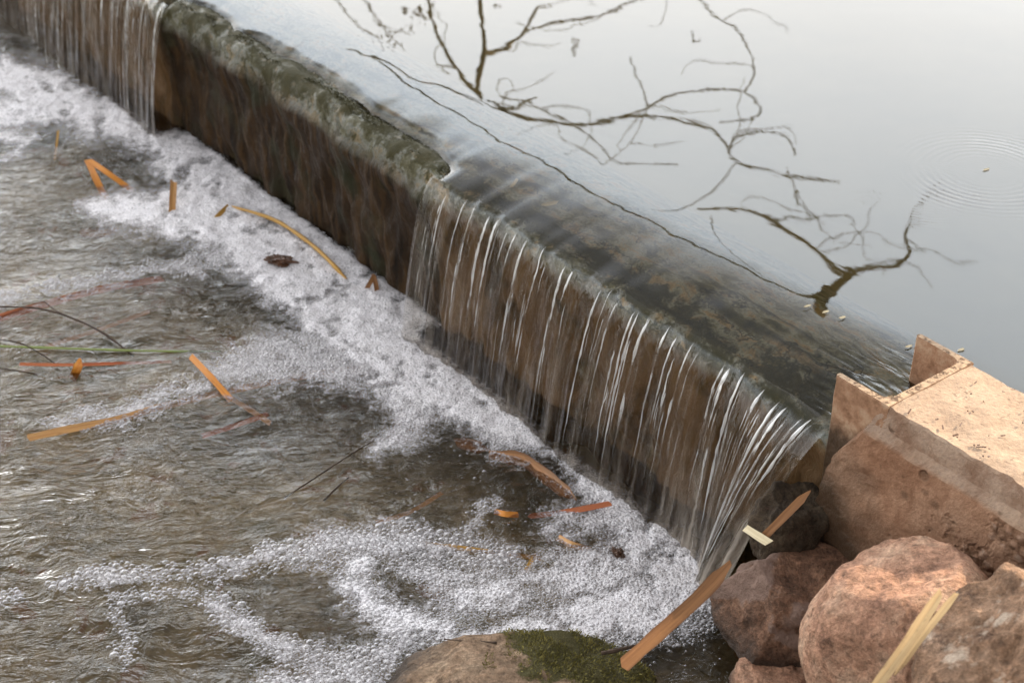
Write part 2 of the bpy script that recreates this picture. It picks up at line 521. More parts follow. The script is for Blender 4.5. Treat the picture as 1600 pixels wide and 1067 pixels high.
def mat_rock(name, c1, c2, c3, wetz=.05, patch=None, scale=1.0, moss=None, rim_light=None):
    t = NT(name)
    p = t.pos()
    wp = t.vmath('ADD', p, t.vmath('SCALE', t.noise(p, 12, 3, col=True), scale=.06))
    n = t.noise(wp, 17 * scale, 7, .66)
    c = t.ramp(n, [(.28, c1), (.48, c2), (.7, c3)])
    g = t.noise(p, 230, 3, .7)
    g2 = t.noise(p, 70, 5, .7)
    c = t.mixc(.7, c, t.ramp(g, [(.25, .22), (.75, .78)]), 'OVERLAY')
    c = t.mixc(.7, c, t.ramp(g2, [(.32, .20), (.68, .78)]), 'OVERLAY')
    dk = t.math('MULTIPLY', t.range(t.noise(p, 30, 7, .78), .56, .66), .8)
    c = t.mixc(dk, c, (.07, .038, .025))
    if patch:
        pm = t.range(t.noise(wp, 8.5, 3, .5), .5, .53)
        c = t.mixc(pm, c, patch)
        c = t.mixc(.35, c, t.ramp(g2, [(.3, .25), (.7, .75)]), 'OVERLAY')
    z = t.sep(p)[2]
    zz = t.math('ADD', z, t.math('MULTIPLY', t.noise(p, 20, 3), .04))
    wet = t.range(zz, wetz + .045, wetz + .015)
    c = t.mixc(t.math('MULTIPLY', wet, .85), c, (.022, .014, .009))
    if moss:
        mm = t.noise(p, 15, 5, .65)
        u = t.sep(p)
        mf = t.range(t.math('ADD', mm, t.math('ADD', t.math('MULTIPLY', t.math('SUBTRACT', u[0], moss[0]), 2.4), t.math('MULTIPLY', t.math('SUBTRACT', u[1], moss[1]), 2.0))), .50, .58)
        mc = t.mixc(t.noise(p, 90, 4), (.030, .028, .009), (.11, .09, .03))
        c = t.mixc(mf, c, mc)
    if rim_light:  # sunlit rim painted pale on faces turned up and left
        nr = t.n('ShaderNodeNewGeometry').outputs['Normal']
        cf = t.math('ADD', t.vmath('DOT_PRODUCT', nr, rim_light), t.math('MULTIPLY', t.math('SUBTRACT', t.noise(p, 16, 5, .65), .5), .7))
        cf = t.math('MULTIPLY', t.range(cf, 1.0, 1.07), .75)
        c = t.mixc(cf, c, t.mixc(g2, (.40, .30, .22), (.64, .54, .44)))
    hb = t.math('ADD', t.math('MULTIPLY', g, .0024), t.math('ADD', t.math('MULTIPLY', g2, .011), t.math('MULTIPLY', n, .012)))
    nb = t.bump(hb, .9, 1)
    return t.done(t.pbr(c, t.math('SUBTRACT', .85, t.math('MULTIPLY', wet, .45)), nb, .25))


def mat_reed(name, a, b, dark=.35):
    t = NT(name)
    tc = t.n('ShaderNodeAttribute', attribute_name='blade').outputs['Vector']
    f = t.noise(scaled(t, tc, (9, 260, 1)), 1, 4, .6)
    c = t.mixc(t.range(f, .3, .7), a, b)
    sp = t.noise(scaled(t, tc, (40, 120, 1)), 1, 5, .7)
    c = t.mixc(t.math('MULTIPLY', t.range(sp, .58, .72), .65), c, tuple(x * dark for x in a))
    edge = t.range(t.math('ABSOLUTE', t.sep(tc)[1]), .0055, .010)
    c = t.mixc(t.math('MULTIPLY', edge, .5), c, tuple(x * .35 for x in a))
    nb = t.bump(f, .6, .002)
    return t.done(t.pbr(c, .55, nb, .35))


def mat_simple(name, a, b, scale=40, rough=.85, spec=.25, bumpd=.004):
    t = NT(name); p = t.pos()
    n = t.noise(p, scale, 5, .65)
    return t.done(t.pbr(t.mixc(t.range(n, .3, .7), a, b), rough, t.bump(n, .7, bumpd), spec))


def mat_bed():
    t = NT('pool_bed')
    p = t.pos()
    n = t.noise(p, 5, 6, .65)
    c = t.ramp(n, [(.3, (.12, .104, .064)), (.5, (.235, .20, .13)), (.7, (.34, .28, .185))])
    v = t.noise(p, 45, 4, .7)
    c = t.mixc(.7, c, t.ramp(v, [(.3, .25), (.7, .75)]), 'OVERLAY')
    leaf = t.range(t.noise(t.vmath('ADD', p, (5, 2, 0)), 11, 3, .6), .62, .66)
    c = t.mixc(t.math('MULTIPLY', leaf, .6), c, (.22, .095, .035))
    g = t.range(t.noise(t.vmath('ADD', p, (1, 7, 0)), 4, 3, .6), .56, .66)
    c = t.mixc(t.math('MULTIPLY', g, .55), c, (.055, .065, .028))
    return t.done(t.pbr(c, .9, t.bump(n, .6, .02), .2))


M = dict(
    pond=mat_pond(), pool=mat_pool(), sheet=mat_sheet(), strand=mat_strand(), foam=mat_foam(), bubble=mat_bubble(),
    weir=mat_weir(), conc=mat_concrete('abutment_concrete'), steel=mat_steel(), bed=mat_bed(),
    mud=mat_simple('pond_mud', (.19, .16, .085), (.27, .228, .128), 3),
    soil=mat_simple('bank_soil', (.05, .033, .02), (.13, .085, .055), 14),
    grassland=mat_simple('bank_earth', (.06, .06, .025), (.16, .12, .07), 2),
    rock_dark=mat_rock('dark_sandstone', (.075, .042, .028), (.17, .090, .056), (.29, .165, .105), .07, (.21, .135, .105)),
    rock_pink=mat_rock('pink_sandstone', (.21, .105, .068), (.38, .21, .135), (.48, .32, .22), .03, None, .8),
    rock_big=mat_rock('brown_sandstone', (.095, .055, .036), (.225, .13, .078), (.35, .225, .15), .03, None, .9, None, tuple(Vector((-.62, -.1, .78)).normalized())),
    rock_moss=mat_rock('mossy_sandstone', (.13, .085, .052), (.24, .155, .098), (.34, .24, .16), .02, None, 1.0, (at(835, 1030, .10)[0], at(800, 1030, .10)[1])),
    rock_wet_shade=mat_rock('wet_shadow_stone', (.030, .020, .012), (.050, .034, .021), (.085, .060, .038), -.2),  # near-black stone colour stands in for the deep shadow in the gap
    moss=mat_simple('moss', (.016, .018, .004), (.075, .065, .016), 50, .5, .5),
    moss_bright=mat_simple('rock_moss', (.075, .068, .016), (.23, .19, .055), 50),
    orange=mat_reed('orange_reed', (.44, .145, .016), (.58, .235, .032)),
    tan=mat_reed('tan_reed', (.38, .18, .06), (.52, .29, .11)),
    sodden=mat_reed('sodden_reed', (.24, .10, .035), (.38, .19, .08)),
    red=mat_reed('red_reed', (.34, .085, .03), (.50, .17, .07)),
    yellow=mat_reed('yellow_reed', (.34, .17, .03), (.50, .29, .065)),
    brown=mat_reed('brown_reed', (.17, .07, .024), (.29, .135, .05)),
    straw=mat_reed('straw', (.38, .24, .11), (.54, .38, .20)),
    green=mat_reed('green_stem', (.16, .20, .05), (.26, .30, .09)),
    pale=mat_reed('pale_chip', (.62, .50, .30), (.76, .66, .46)),
    twig=mat_simple('twig_bark', (.035, .024, .017), (.10, .065, .045), 60),
    bark=mat_simple('bark', (.20, .14, .055), (.50, .35, .15), 30),
    dryleaf=mat_simple('dry_leaf', (.16, .10, .04), (.30, .19, .08), 30),
    leafdark=mat_simple('evergreen_leaf', (.03, .045, .015), (.07, .09, .03), 12),
    deadleaf=mat_simple('sodden_leaf', (.045, .022, .012), (.12, .05, .022), 40, .4, .5),
)

# ------------------------------------------------------------------ weir profile (shared by the concrete, the water and the falls)


WB, WD = .245, .0345                    # where the pond starts to bend over the crest, and how far it drops


def dryness(u):
    return sstep(DRY0 - .02, DRY0 + .05, u) * sstep(DRY1 + .06, DRY1 - .03, u)


def lip_off(u):
    u = np.asarray(u, float)
    return .013 * fbm(u * 3.1, 0 * u + 2.5, o=2, seed=131) + .005 * fbm(u * 13, 0 * u + .5, o=3, seed=132)


def warp_w(u, w):
    return w + lip_off(u) * sstep(-.30, -.05, w)


def growth(u, w):
    """dark wandering lines of algae along the crest"""
    a = 0
    for (c, amp, fr, wd, sd_) in ((-.052, .030, 2.6, .0085, 141), (-.105, .034, 2.1, .006, 142), (-.030, .018, 5.0, .006, 143), (-.150, .030, 3.3, .0035, 144)):
        cw = c + amp * fbm(u * fr, 0 * u + .7, o=4, seed=sd_)
        wdv = wd * (.55 + .9 * np.clip(vnoise(u * 9, 0 * u + 3.1, seed=sd_ + 30) + .45, 0, 1.4))
        ragged = .35 * wd * fbm(u * 70, w * 70, o=2, seed=sd_ + 50)
        a = np.maximum(a, np.clip(1.6 - np.abs(w - cw + ragged) / wdv, 0, 1) * np.clip(.35 + 1.5 * vnoise(u * 5, 0 * u + 9.3, seed=sd_ + 70) + .5, 0, 1))
    return a


def crest_z(u, w):
    z = np.interp(w, [-1.2, -.7, -.45, -.32, -.24, -.17, -.10, -.05, -.02, 0.0], [-.3, .02, .22, .318, .350, .362, .358, .349, .343, .338])
    z = z + .006 * fbm(u * 6, w * 14, o=3, seed=3) * sstep(-.5, -.1, w) + .0025 * fbm(u * 40, w * 60, o=3, seed=5) * sstep(-.5, -.1, w)
    ridge = np.exp(-((w + .028 + .012 * vnoise(u * 5, 0 * u, seed=9)) / .026) ** 2)
    z = z + dryness(u) * ridge * (.015 + .006 * vnoise(u * 9, 0 * u, seed=2))
    ridge2 = np.exp(-((w + .105 + .02 * vnoise(u * 4, 0 * u, seed=19)) / .016) ** 2)
    z = z + ridge2 * .007 * sstep(-.1, .4, vnoise(u * 5, 0 * u + .5, seed=29))
    z = z + .0035 * growth(u, w)
    return z


def water_z(u, w):
    s = np.clip((w + WB) / WB, 0, 1)
    z = HP - WD * s ** 2.0
    # drawn down beside the gate slot
    r2 = ((u - 1.16) / .10) ** 2 + ((w + .03) / .12) ** 2
    z = z - .010 * np.exp(-r2)
    z = z - dryness(u) * sstep(-.066, -.034, w + .014 * vnoise(u * 11, 0 * u, seed=43)) * .03
    z = z + .0006 * sstep(-.16, -.06, w) * vnoise(u * 13, w * 22, seed=41)
    return z


# ------------------------------------------------------------------ the setting
weir = empty('weir', P(2.4, -.1, 0), 'low concrete weir wall with mossy crest crossing between pond and foaming pool', 'weir')
us = np.concatenate([np.linspace(.85, 1.1, 12), np.arange(1.108, 4.9, .008), np.linspace(4.95, 9, 60)])
wc = np.concatenate([np.linspace(-1.2, -.5, 14), np.linspace(-.47, -.30, 12), np.arange(-.292, -.026, .006)])
prof_s = np.concatenate([np.linspace(0, 1, 7)[1:], 1 + np.linspace(0, 1, 54)[1:]])
U, Wc = np.meshgrid(us, wc, indexing='ij')
top = PA(U, warp_w(U, Wc), crest_z(U, Wc))
ue = us[:, None]
zl = crest_z(us, np.full_like(us, -.024))[:, None]
th = np.linspace(0, math.pi / 2, 10)[None, 1:]
wr = -.024 + .030 * np.sin(th) + lip_off(ue)
zr = zl - .030 * (1 - np.cos(th))
zf = np.linspace(0, 1, 60)[None, 1:]
zd = (zl - .030) * (1 - zf) + (-.30) * zf
lump = .010 * fbm(ue * 14, zd * 9, o=4, seed=12) + .005 * fbm(ue * 60, zd * 8, o=3, seed=15)
shelf = .018 * dryness(ue) * sstep(.20, .30, zd) * (0.6 + vnoise(ue * 8, zd * 0, seed=77))
wf = .006 + lip_off(ue) * (1 - .6 * sstep(.1, .8, zf)) + lump * sstep(0, .12, zf) + shelf * sstep(0, .06, zf) - .02 * zf
lower = PA(np.concatenate([ue + 0 * wr, ue + 0 * wf], 1), np.concatenate([wr, wf], 1), np.concatenate([zr, zd], 1))
V = np.concatenate([top, lower], 1)
wall = link('wall', V.reshape(-1, 3), grid_faces(V.shape[0], V.shape[1]), M['weir'], weir)
gr = np.zeros(V.shape[:2]); gr[:, :len(wc)] = growth(U, Wc)
a_ = wall.data.attributes.new('growth', 'FLOAT', 'POINT'); a_.data.foreach_set('value', gr.astype(np.float32).ravel())


def moss_tufts(n, sampler, size, seed):
    r = np.random.default_rng(seed)
    vs, fs = [], []
    for k in range(n):
        p, nrm = sampler(r)
        h = size * r.uniform(.5, 1.4)
        dirv = nrm + r.normal(0, .55, 3); dirv /= np.linalg.norm(dirv)
        side = np.cross(dirv, r.normal(0, 1, 3)); side /= np.linalg.norm(side) + 1e-9
        b = len(vs)
        tip = p + dirv * h + np.array([0, 0, -h * r.uniform(0, .5)])
        mid = p + dirv * h * .55
        vs += [p - side * h * .12, p + side * h * .12, mid + side * h * .16, tip, mid - side * h * .16]
        fs.append([b, b + 1, b + 2, b + 3, b + 4])
    return np.array(vs), fs


def lip_sample(r):
    while True:
        u = r.uniform(1.25, 4.6)
        if r.random() > (.12 + .88 * float(dryness(np.array(u)))): continue
        w = r.normal(-.028, .016)
        if fbm(u * 9, w * 25, o=2, seed=61) < -.05: continue
        if w > -.008:
            z = .325 - r.uniform(0, .04); return P(u, .010 + float(lip_off(u)), z), N2 * .6 + np.array([0, 0, -.4])
        return P(u, float(warp_w(u, w)), float(crest_z(np.array(u), np.array(w)))), N2 * .5 + np.array([0, 0, .6])


v, f = moss_tufts(3600, lip_sample, .0055, 4)
link('moss', v, f, M['moss'], weir)

# upper pond: still sheet, bending over the crest
up = np.concatenate([[-60, -30, -12, -6, -3, -1, .2, .8], np.linspace(1.0, 1.08, 5), np.arange(1.09, 4.9, .011), [4.95, 5.1, 5.3, 5.6, 6, 6.5, 7, 8, 9, 12, 20, 40, 80]])
wp_ = np.concatenate([[-80, -40, -20, -10, -5, -3, -2], np.linspace(-1.6, -.5, 12), np.linspace(-.47, -.31, 9), np.arange(-.30, .0005, .0075)])
U, W = np.meshgrid(up, wp_, indexing='ij')
tag(link('pond_water', PA(U, warp_w(U, W), water_z(U, W)).reshape(-1, 3), grid_faces(len(up), len(wp_)), M['pond']), kind='structure')
# pond bed
ub = np.array([-60, -20, -6, 0, 2, 4, 6, 12, 30, 80.]); wb = np.array([-80, -30, -10, -4, -2, -1.25, -.95])
U, W = np.meshgrid(ub, wb, indexing='ij')
tag(link('pond_bed', PA(U, W, np.where(W < -1.1, -.25, -.18)).reshape(-1, 3), grid_faces(len(ub), len(wb)), M['mud']), kind='structure')


# lower pool: choppy surface
def pool_z(x, y):
    u = x * D2[0] + y * D2[1]; w = x * N2[0] + y * N2[1] + W0
    near = np.exp(-np.clip(w - .08, 0, 9) / .18)
    a = .0026 * fbm(x * 9 + .6 * y, y * 15, o=4, seed=23) + .0032 * near * fbm(x * 22, y * 22, o=3, seed=27)
    return a


xs = np.concatenate([[-30, -15, -8, -5, -4, -3.4], np.arange(-3.0, 1.0, .0095), [1.2, 1.6, 2.5]])
ys = np.concatenate([[-3, -1, 0, .6, 1.0], np.arange(1.3, 4.9, .0095), [5.2, 5.8, 7, 9, 14, 30]])
X, Y = np.meshgrid(xs, ys, indexing='ij')
Vp = np.stack([X, Y, pool_z(X, Y)], -1).reshape(-1, 3)
Fp = grid_faces(len(xs), len(ys))
uu, ww = uw_of(Vp)
keep = (ww[Fp].min(1) > -.06)
used = np.unique(Fp[keep]); rm = -np.ones(len(Vp), int); rm[used] = np.arange(len(used))
tag(link('pool_water', Vp[used], rm[Fp[keep]], M['pool']), kind='structure')
xb = np.linspace(-6, 2.5, 120); yb = np.linspace(-1, 8, 120)
X, Y = np.meshgrid(xb, yb, indexing='ij')
Zb = -.11 + .05 * fbm(X * 2.5, Y * 2.5, o=4, seed=33)
xb2 = np.concatenate([[-30, -12], xb]); yb2 = np.concatenate([[-3], yb, [14, 30]])
X2, Y2 = np.meshgrid(xb2, yb2, indexing='ij')
Z2 = -.11 + .05 * fbm(X2 * 2.5, Y2 * 2.5, o=4, seed=33)
Vb = np.stack([X2, Y2, Z2], -1).reshape(-1, 3); Fb = grid_faces(len(xb2), len(yb2))
uu, ww = uw_of(Vb)
keep = (ww[Fb].max(1) > -.15)
used = np.unique(Fb[keep]); rm = -np.ones(len(Vb), int); rm[used] = np.arange(len(used))
tag(link('pool_bed', Vb[used], rm[Fb[keep]], M['bed']), kind='structure')

# near bank under the boulders, and the land round the pond
xg = np.linspace(-.6, 7, 110); yg = np.linspace(-1.5, 9.5, 130)
X, Y = np.meshgrid(xg, yg, indexing='ij')
uu, ww = uw_of(np.stack([X, Y], -1))
edge = (X - .36) * .55 - (Y - 1.62) * .75
near_bank = -.20 + .55 * sstep(-.10, .75, edge) * sstep(-.02, .06, ww)
right_bank = -.34 + 1.0 * sstep(-.2, .8, X - 1.75 - (Y - 1.5) * .36)
Z = np.maximum(near_bank - .3 * sstep(.04, -.06, ww), right_bank) + .03 * fbm(X * 5, Y * 5, o=4, seed=8)
Vg = np.stack([X, Y, Z], -1).reshape(-1, 3); Fg = grid_faces(len(xg), len(yg))
keep = (Z.reshape(-1)[Fg].max(1) > -.19)
used = np.unique(Fg[keep]); rm = -np.ones(len(Vg), int); rm[used] = np.arange(len(used))
tag(link('ground', Vg[used], rm[Fg[keep]], M['soil']), kind='structure')
# far land: a broad ring of ground round the water, to the horizon
ang = np.linspace(0, 2 * math.pi, 73)[:-1]
rr = np.array([10., 11, 13, 20, 60, 400])
zz = np.array([-.6, .5, .9, 1.1, 1.4, 2.0])
A, R_ = np.meshgrid(ang, np.arange(len(rr)), indexing='ij')
Vr = np.stack([rr[R_] * np.cos(A) - 1, rr[R_] * np.sin(A) + 3, zz[R_] + .15 * vnoise(A * 6, R_ * 3.1, seed=6)], -1)
Fr = []
for i in range(len(ang)):
    for j in range(len(rr) - 1):
        i2 = (i + 1) % len(ang); k = len(rr)
        Fr.append([i * k + j, i2 * k + j, i2 * k + j + 1, i * k + j + 1][::-1])
tag(link('terrain', Vr.reshape(-1, 3), Fr, M['grassland']), kind='structure')


# ------------------------------------------------------------------ falling water
def fall_pt(u, t, off=0.0, v0=.33):
    """t = 0..1 from the lip to just under the pool"""
    u = np.asarray(u, float); t = np.asarray(t, float)
    z0 = HP - WD + .0005 + 0 * u
    drop = .375 * t ** 1.25
    tt = np.sqrt(2 * drop / 9.81)
    v = v0 + .05 * vnoise(u * 7, 0 * u, seed=55) + .14 * sstep(1.42, 1.22, u)
    w = lip_off(u) + v * tt + off
    du = -.03 * sstep(1.5, 1.25, u) * t + .12 * sstep(1.36, 1.2, u) * t
    return PA(u + du, w, z0 - drop - .03 * tt)


def fall_sheet(u0, u1, du, name, flare=0):
    u = np.arange(u0, u1, du); t = np.linspace(0, 1, 60)
    Ug, T = np.meshgrid(u, t, indexing='ij')
    # the edge of the sheet draws in as it falls
    Up = Ug + .0
    off = (.0055 * vnoise(Ug * 75, T * 1.5, seed=71) + .0035 * vnoise(Ug * 160, T * 2.5, seed=72)) * sstep(.04, .40, T)
    V = fall_pt(Up, T, off)
    o = link(name, V.reshape(-1, 3), grid_faces(len(u), len(t)), M['sheet'])
    a = o.data.attributes.new('flow', 'FLOAT_VECTOR', 'POINT')
    a.data.foreach_set('vector', np.stack([Ug, T, 0 * Ug], -1).astype(np.float32).ravel())
    return tag(o, kind='structure')


def strands(us_, parent, seed, name):
    r = np.random.default_rng(seed)
    VV, FF, AA, k = [], [], [], 0
    for (u, t0, t1, wd, op) in us_:
        n = 26
        t = np.linspace(t0, t1, n)
        wig = .0022 * vnoise(t * 7 + r.uniform(0, 99), 0 * t + u * 31, seed=5) + .0008 * vnoise(t * 26 + r.uniform(0, 99), 0 * t, seed=6)
        c = fall_pt(u + wig, t, .004 + r.uniform(-.004, .006))
        s = (t - t0) / (t1 - t0)
        prof = np.sin(np.pi * np.clip(s, 0, 1) ** .55) ** .6 * (.6 + .55 * vnoise(t * 14 + r.uniform(0, 50), 0 * t, seed=8) ** 2 + .35 * vnoise(t * 40 + r.uniform(0, 50), 0 * t, seed=9))
        v, f = tube(c, np.maximum(wd * 1.22 * prof, .00015), 8, .6, N2)
        VV += v; FF += [[a + k for a in q] for q in f]; k += len(v)
        br = sstep(.15, .45, vnoise(t * 6 + r.uniform(0, 90), 0 * t, seed=14)) * sstep(.12, .3, s)
        th = np.clip(op + .12 + .5 * sstep(.10, .0, s) + .6 * br + .45 * s ** 1.5 + .25 * vnoise(t * 9 + r.uniform(0, 50), 0 * t, seed=10), 0, .95)
        AA.append(np.repeat(th, 8))
    o = link(name, np.array(VV), FF, M['strand'], parent)
    a = o.data.attributes.new('thin', 'FLOAT', 'POINT')
    a.data.foreach_set('value', np.concatenate(AA).astype(np.float32))
    return tag(o, kind='stuff')


def lip_u(px, py):
    return float(uw_of(at_w(px, py, 0.0))[0])


sh_r = fall_sheet(1.165, DRY0 + .012, .0028, 'falling_water')
sh_l = fall_sheet(DRY1 - .005, 6.2, .005, 'falling_water')
main_px = [(703, 325), (716, 320), (735, 325), (748, 352), (775, 345), (790, 360), (812, 352), (832, 366), (850, 375), (868, 388), (893, 408), (905, 408),
           (945, 470), (968, 508), (992, 520), (1006, 520), (1025, 528), (1048, 540), (1062, 548), (1085, 575), (1098, 580), (1118, 600), (1132, 600), (1150, 600), (1165, 605),
           (1185, 620), (1200, 625), (1215, 632), (1232, 640), (1255, 668), (1278, 672)]
r = np.random.default_rng(3)
L = []
for (a, b) in main_px:
    if r.random() < .15: continue
    u = lip_u(a, b) + r.normal(0, .009)
    if u < 1.175: u = 1.18
    L.append((u, r.uniform(.01, .05), r.choice([r.uniform(.3, .6), r.uniform(.6, 1.0)]), r.uniform(.0013, .0034), r.uniform(.0, .3)))
    for j in range(r.integers(0, 3)):
        t0 = r.uniform(.05, .6)
        L.append((u + r.normal(0, .008), t0, min(1.0, t0 + r.uniform(.12, .45)), r.uniform(.0006, .0018), r.uniform(.05, .45)))
for k in range(44):
    u = r.uniform(1.18, DRY0)
    if 1.70 < u < 1.80 and r.random() < .8: continue
    t0 = r.uniform(.0, .55)
    L.append((u, t0, min(1.0, t0 + r.uniform(.15, .6)), r.uniform(.0005, .0013), r.uniform(.15, .6)))
for k in range(24):                      # thicker jumble at the gate end
    u = r.uniform(1.18, 1.42)
    t0 = r.uniform(.02, .5)
    L.append((u, t0, min(1.0, t0 + r.uniform(.2, .6)), r.uniform(.0006, .0022), r.uniform(.2, .6)))
strands(L, sh_r, 5, 'water_streaks')
L = []
for k in range(34):
    u = DRY1 + .02 + (5.4 - DRY1) * (k + r.uniform(-.4, .4)) / 34
    L.append((u, r.uniform(0, .1), r.uniform(.6, 1), r.uniform(.0016, .0032), r.uniform(.15, .4)))
for k in range(120):
    u = r.uniform(DRY1, 5.6); t0 = r.uniform(0, .6)
    L.append((u, t0, min(1, t0 + r.uniform(.2, .6)), r.uniform(.0007, .0016), r.uniform(.3, .7)))
strands(L, sh_l, 6, 'water_streaks')

# ------------------------------------------------------------------ foam on the lower pool
# strokes: points (pixel of the photograph, laid on the pool's surface), half-width px, cover, bubble size factor
STROKES = [
    ([(-60, 70, 26), (0, 115, 26), (60, 140, 34), (150, 185, 34), (250, 212, 26), (300, 258, 42), (345, 318, 62), (420, 370, 70), (490, 425, 74), (560, 490, 78), (630, 540, 70), (700, 600, 52), (780, 655, 34), (840, 690, 18)], 1.0, 1.0),
    ([(0, 175, 24), (60, 172, 22), (130, 190, 14)], .85, 1.0),
    ([(-20, 205, 14), (40, 215, 12), (10, 245, 10)], .8, 1.1),
    ([(145, 325, 14), (200, 330, 26), (270, 330, 38), (340, 345, 50)], 1.0, 1.0),
    ([(-20, 478, 12), (60, 455, 9), (140, 440, 9), (230, 425, 10), (320, 412, 16), (380, 400, 40)], .95, 1.6),
    ([(560, 560, 50), (480, 555, 44), (400, 570, 32), (330, 592, 18), (260, 622, 17), (190, 645, 15), (120, 657, 13), (78, 662, 9)], 1.0, 1.55),
    ([(600, 560, 50), (650, 620, 36), (640, 665, 22), (590, 700, 10)], .72, 1.1),
    ([(690, 620, 30), (760, 665, 30), (820, 700, 16)], .7, 1.0),
    ([(860, 700, 10), (905, 720, 26), (945, 765, 34), (1000, 815, 44), (1050, 868, 52), (1065, 925, 50), (1010, 955, 48), (930, 965, 36), (850, 980, 24), (770, 992, 16), (700, 1000, 14)], 1.0, 1.05),
    ([(950, 750, 30), (1005, 815, 46), (1060, 875, 46), (1085, 915, 34)], 1.0, 1.0),
    ([(1040, 890, 50), (950, 890, 42), (870, 905, 32), (790, 930, 26), (700, 940, 22)], .78, 1.1),
    ([(1000, 820, 30), (930, 810, 22), (860, 820, 14)], .7, 1.0),
    ([(85, 912, 6), (150, 902, 14), (215, 900, 12), (270, 897, 5), (330, 890, 14), (400, 880, 19), (480, 862, 22), (560, 848, 26), (640, 850, 24), (720, 866, 22), (790, 875, 16)], 1.0, 1.9),
    ([(330, 945, 16), (370, 970, 18), (430, 1003, 20), (500, 1035, 24), (570, 1060, 26)], 1.0, 1.5),
    ([(170, 938, 7), (230, 925, 8), (290, 925, 6)], .9, 1.6),
    ([(195, 935, 8), (180, 965, 8), (195, 995, 9), (193, 1030, 7)], .8, 1.5),
    ([(560, 860, 26), (555, 920, 24), (610, 970, 24), (690, 985, 22)], .85, 1.3),
    ([(430, 1075, 22), (510, 1062, 24), (580, 1035, 22), (640, 1005, 18)], .95, 1.9),
    ([(-20, 948, 8), (30, 930, 6)], .9, 1.7),
    ([(640, 890, 18), (700, 905, 22), (770, 900, 20)], .6, 1.2),
    ([(690, 860, 12), (740, 820, 8), (770, 780, 6)], .6, 1.3),
    ([(560, 420, 30), (640, 470, 26)], .9, 1.0),
    ([(1120, 960, 20), (1080, 985, 16), (1010, 1000, 12)], .5, 1.4),
]


def foam_field(px, py):
    """cover and bubble size at pixels on the pool surface"""
    px = np.asarray(px, float); py = np.asarray(py, float)
    wx = px + 10 * fbm(px / 34, py / 24, o=4, seed=91) + 7 * fbm(px / 11, py / 8, o=2, seed=95)
    wy = py + 8 * fbm(px / 34, py / 24, o=4, seed=92) + 5 * fbm(px / 11, py / 8, o=2, seed=96)
    cov = np.zeros_like(px); siz = np.ones_like(px); soft = np.zeros_like(px)
    for pts, c, sz in STROKES:
        best = np.full_like(px, -9.0)
        for (x0, y0, r0), (x1, y1, r1) in zip(pts[:-1], pts[1:]):
            dx, dy = x1 - x0, y1 - y0
            t = np.clip(((wx - x0) * dx + (wy - y0) * dy) / (dx * dx + dy * dy), 0, 1)
            dd = np.hypot(wx - x0 - t * dx, (wy - y0 - t * dy) * 1.15)
            rr_ = r0 + t * (r1 - r0)
            best = np.maximum(best, (rr_ * 1.15 - dd) / 30 + .40)
            if r0 > 20: soft = np.maximum(soft, np.clip((rr_ * 1.1 - dd) / 75 + .75, 0, 1))
        v = np.clip(best, 0, 1) * c
        siz = np.where(v > cov, sz, siz)
        cov = np.maximum(cov, v)
    holes = fbm(px / 26, py / 18, o=3, seed=99)
    cov = cov * np.clip(1.1 - .6 * np.clip(holes - .2, 0, 1) * 1.5, 0, 1)
    return cov, siz, soft


# froth sheet
gs = .0062
fx = np.arange(-2.4, .62, gs); fy = np.arange(1.55, 4.7, gs)
X, Y = np.meshgrid(fx, fy, indexing='ij')
Vf = np.stack([X, Y, pool_z(X, Y)], -1)
px, py, _ = proj(Vf.reshape(-1, 3)); cov, siz, soft = foam_field(px, py)
uu, ww = uw_of(Vf.reshape(-1, 3))
wet_ = sstep(DRY0 + .05, DRY0 - .02, uu) + sstep(DRY1 - .02, DRY1 + .05, uu)
cov = cov * sstep(-.01, .02, ww) * (1 - wet_ * sstep(.10, .05, ww))
cov = np.maximum(cov * np.where(siz > 1.35, .62, 1.0), .40 * soft * sstep(-.01, .02, ww) * (1 - wet_ * sstep(.10, .05, ww)))
cov2 = cov.reshape(X.shape)
lumpy = fbm(X * 30, Y * 30, o=3, seed=44)
Vf[..., 2] += .001 + sstep(.4, 1.0, cov2) * (.0025 + .0018 * lumpy)
Ff = grid_faces(len(fx), len(fy))
keep = (cov[Ff].max(1) > .2) & (ww[Ff].min(1) > -.01)
used = np.unique(Ff[keep]); rm = -np.ones(len(cov), int); rm[used] = np.arange(len(used))
foam = link('foam', Vf.reshape(-1, 3)[used], rm[Ff[keep]], M['foam'])
a = foam.data.attributes.new('cover', 'FLOAT', 'POINT'); a.data.foreach_set('value', cov[used].astype(np.float32))
tag(foam, 'white foam spread over the pool below the weir', 'foam', kind='stuff')

# bubbles
NC = 680000
bx = rng.uniform(-60, 1180, NC); by = rng.uniform(50, 1090, NC)
cv, sz, _s = foam_field(bx, by)
ok = rng.random(NC) < np.clip(cv * 1.3 - .12, .002, 1) * np.where(sz > 1.3, 1, 1 - .72 * sstep(.55, .95, cv))
bx, by, cv, sz = bx[ok], by[ok], cv[ok], sz[ok]
dirs = (bx - CX)[:, None] * CR - (by - CY)[:, None] * CU + FPX * CF
q = CAM + dirs * (-CAMZ / dirs[:, 2])[:, None]
uu, ww = uw_of(q)
ok = ww > .02 + .07 * (sstep(DRY0 + .05, DRY0 - .02, uu) + sstep(DRY1 - .02, DRY1 + .05, uu))
q, cv, sz, by = q[ok], cv[ok], sz[ok], by[ok]
near = sstep(500, 1000, by)
rb = .00165 * sz * np.where(sz > 1.3, .84, 1) * (1 + .2 * near) * np.exp(rng.normal(0, .34, len(q)))
rb = np.where(cv < .3, rb * .9, rb)
rb = np.clip(rb, .0012, .0085)
cell = .012
hashd = {}
sel = []
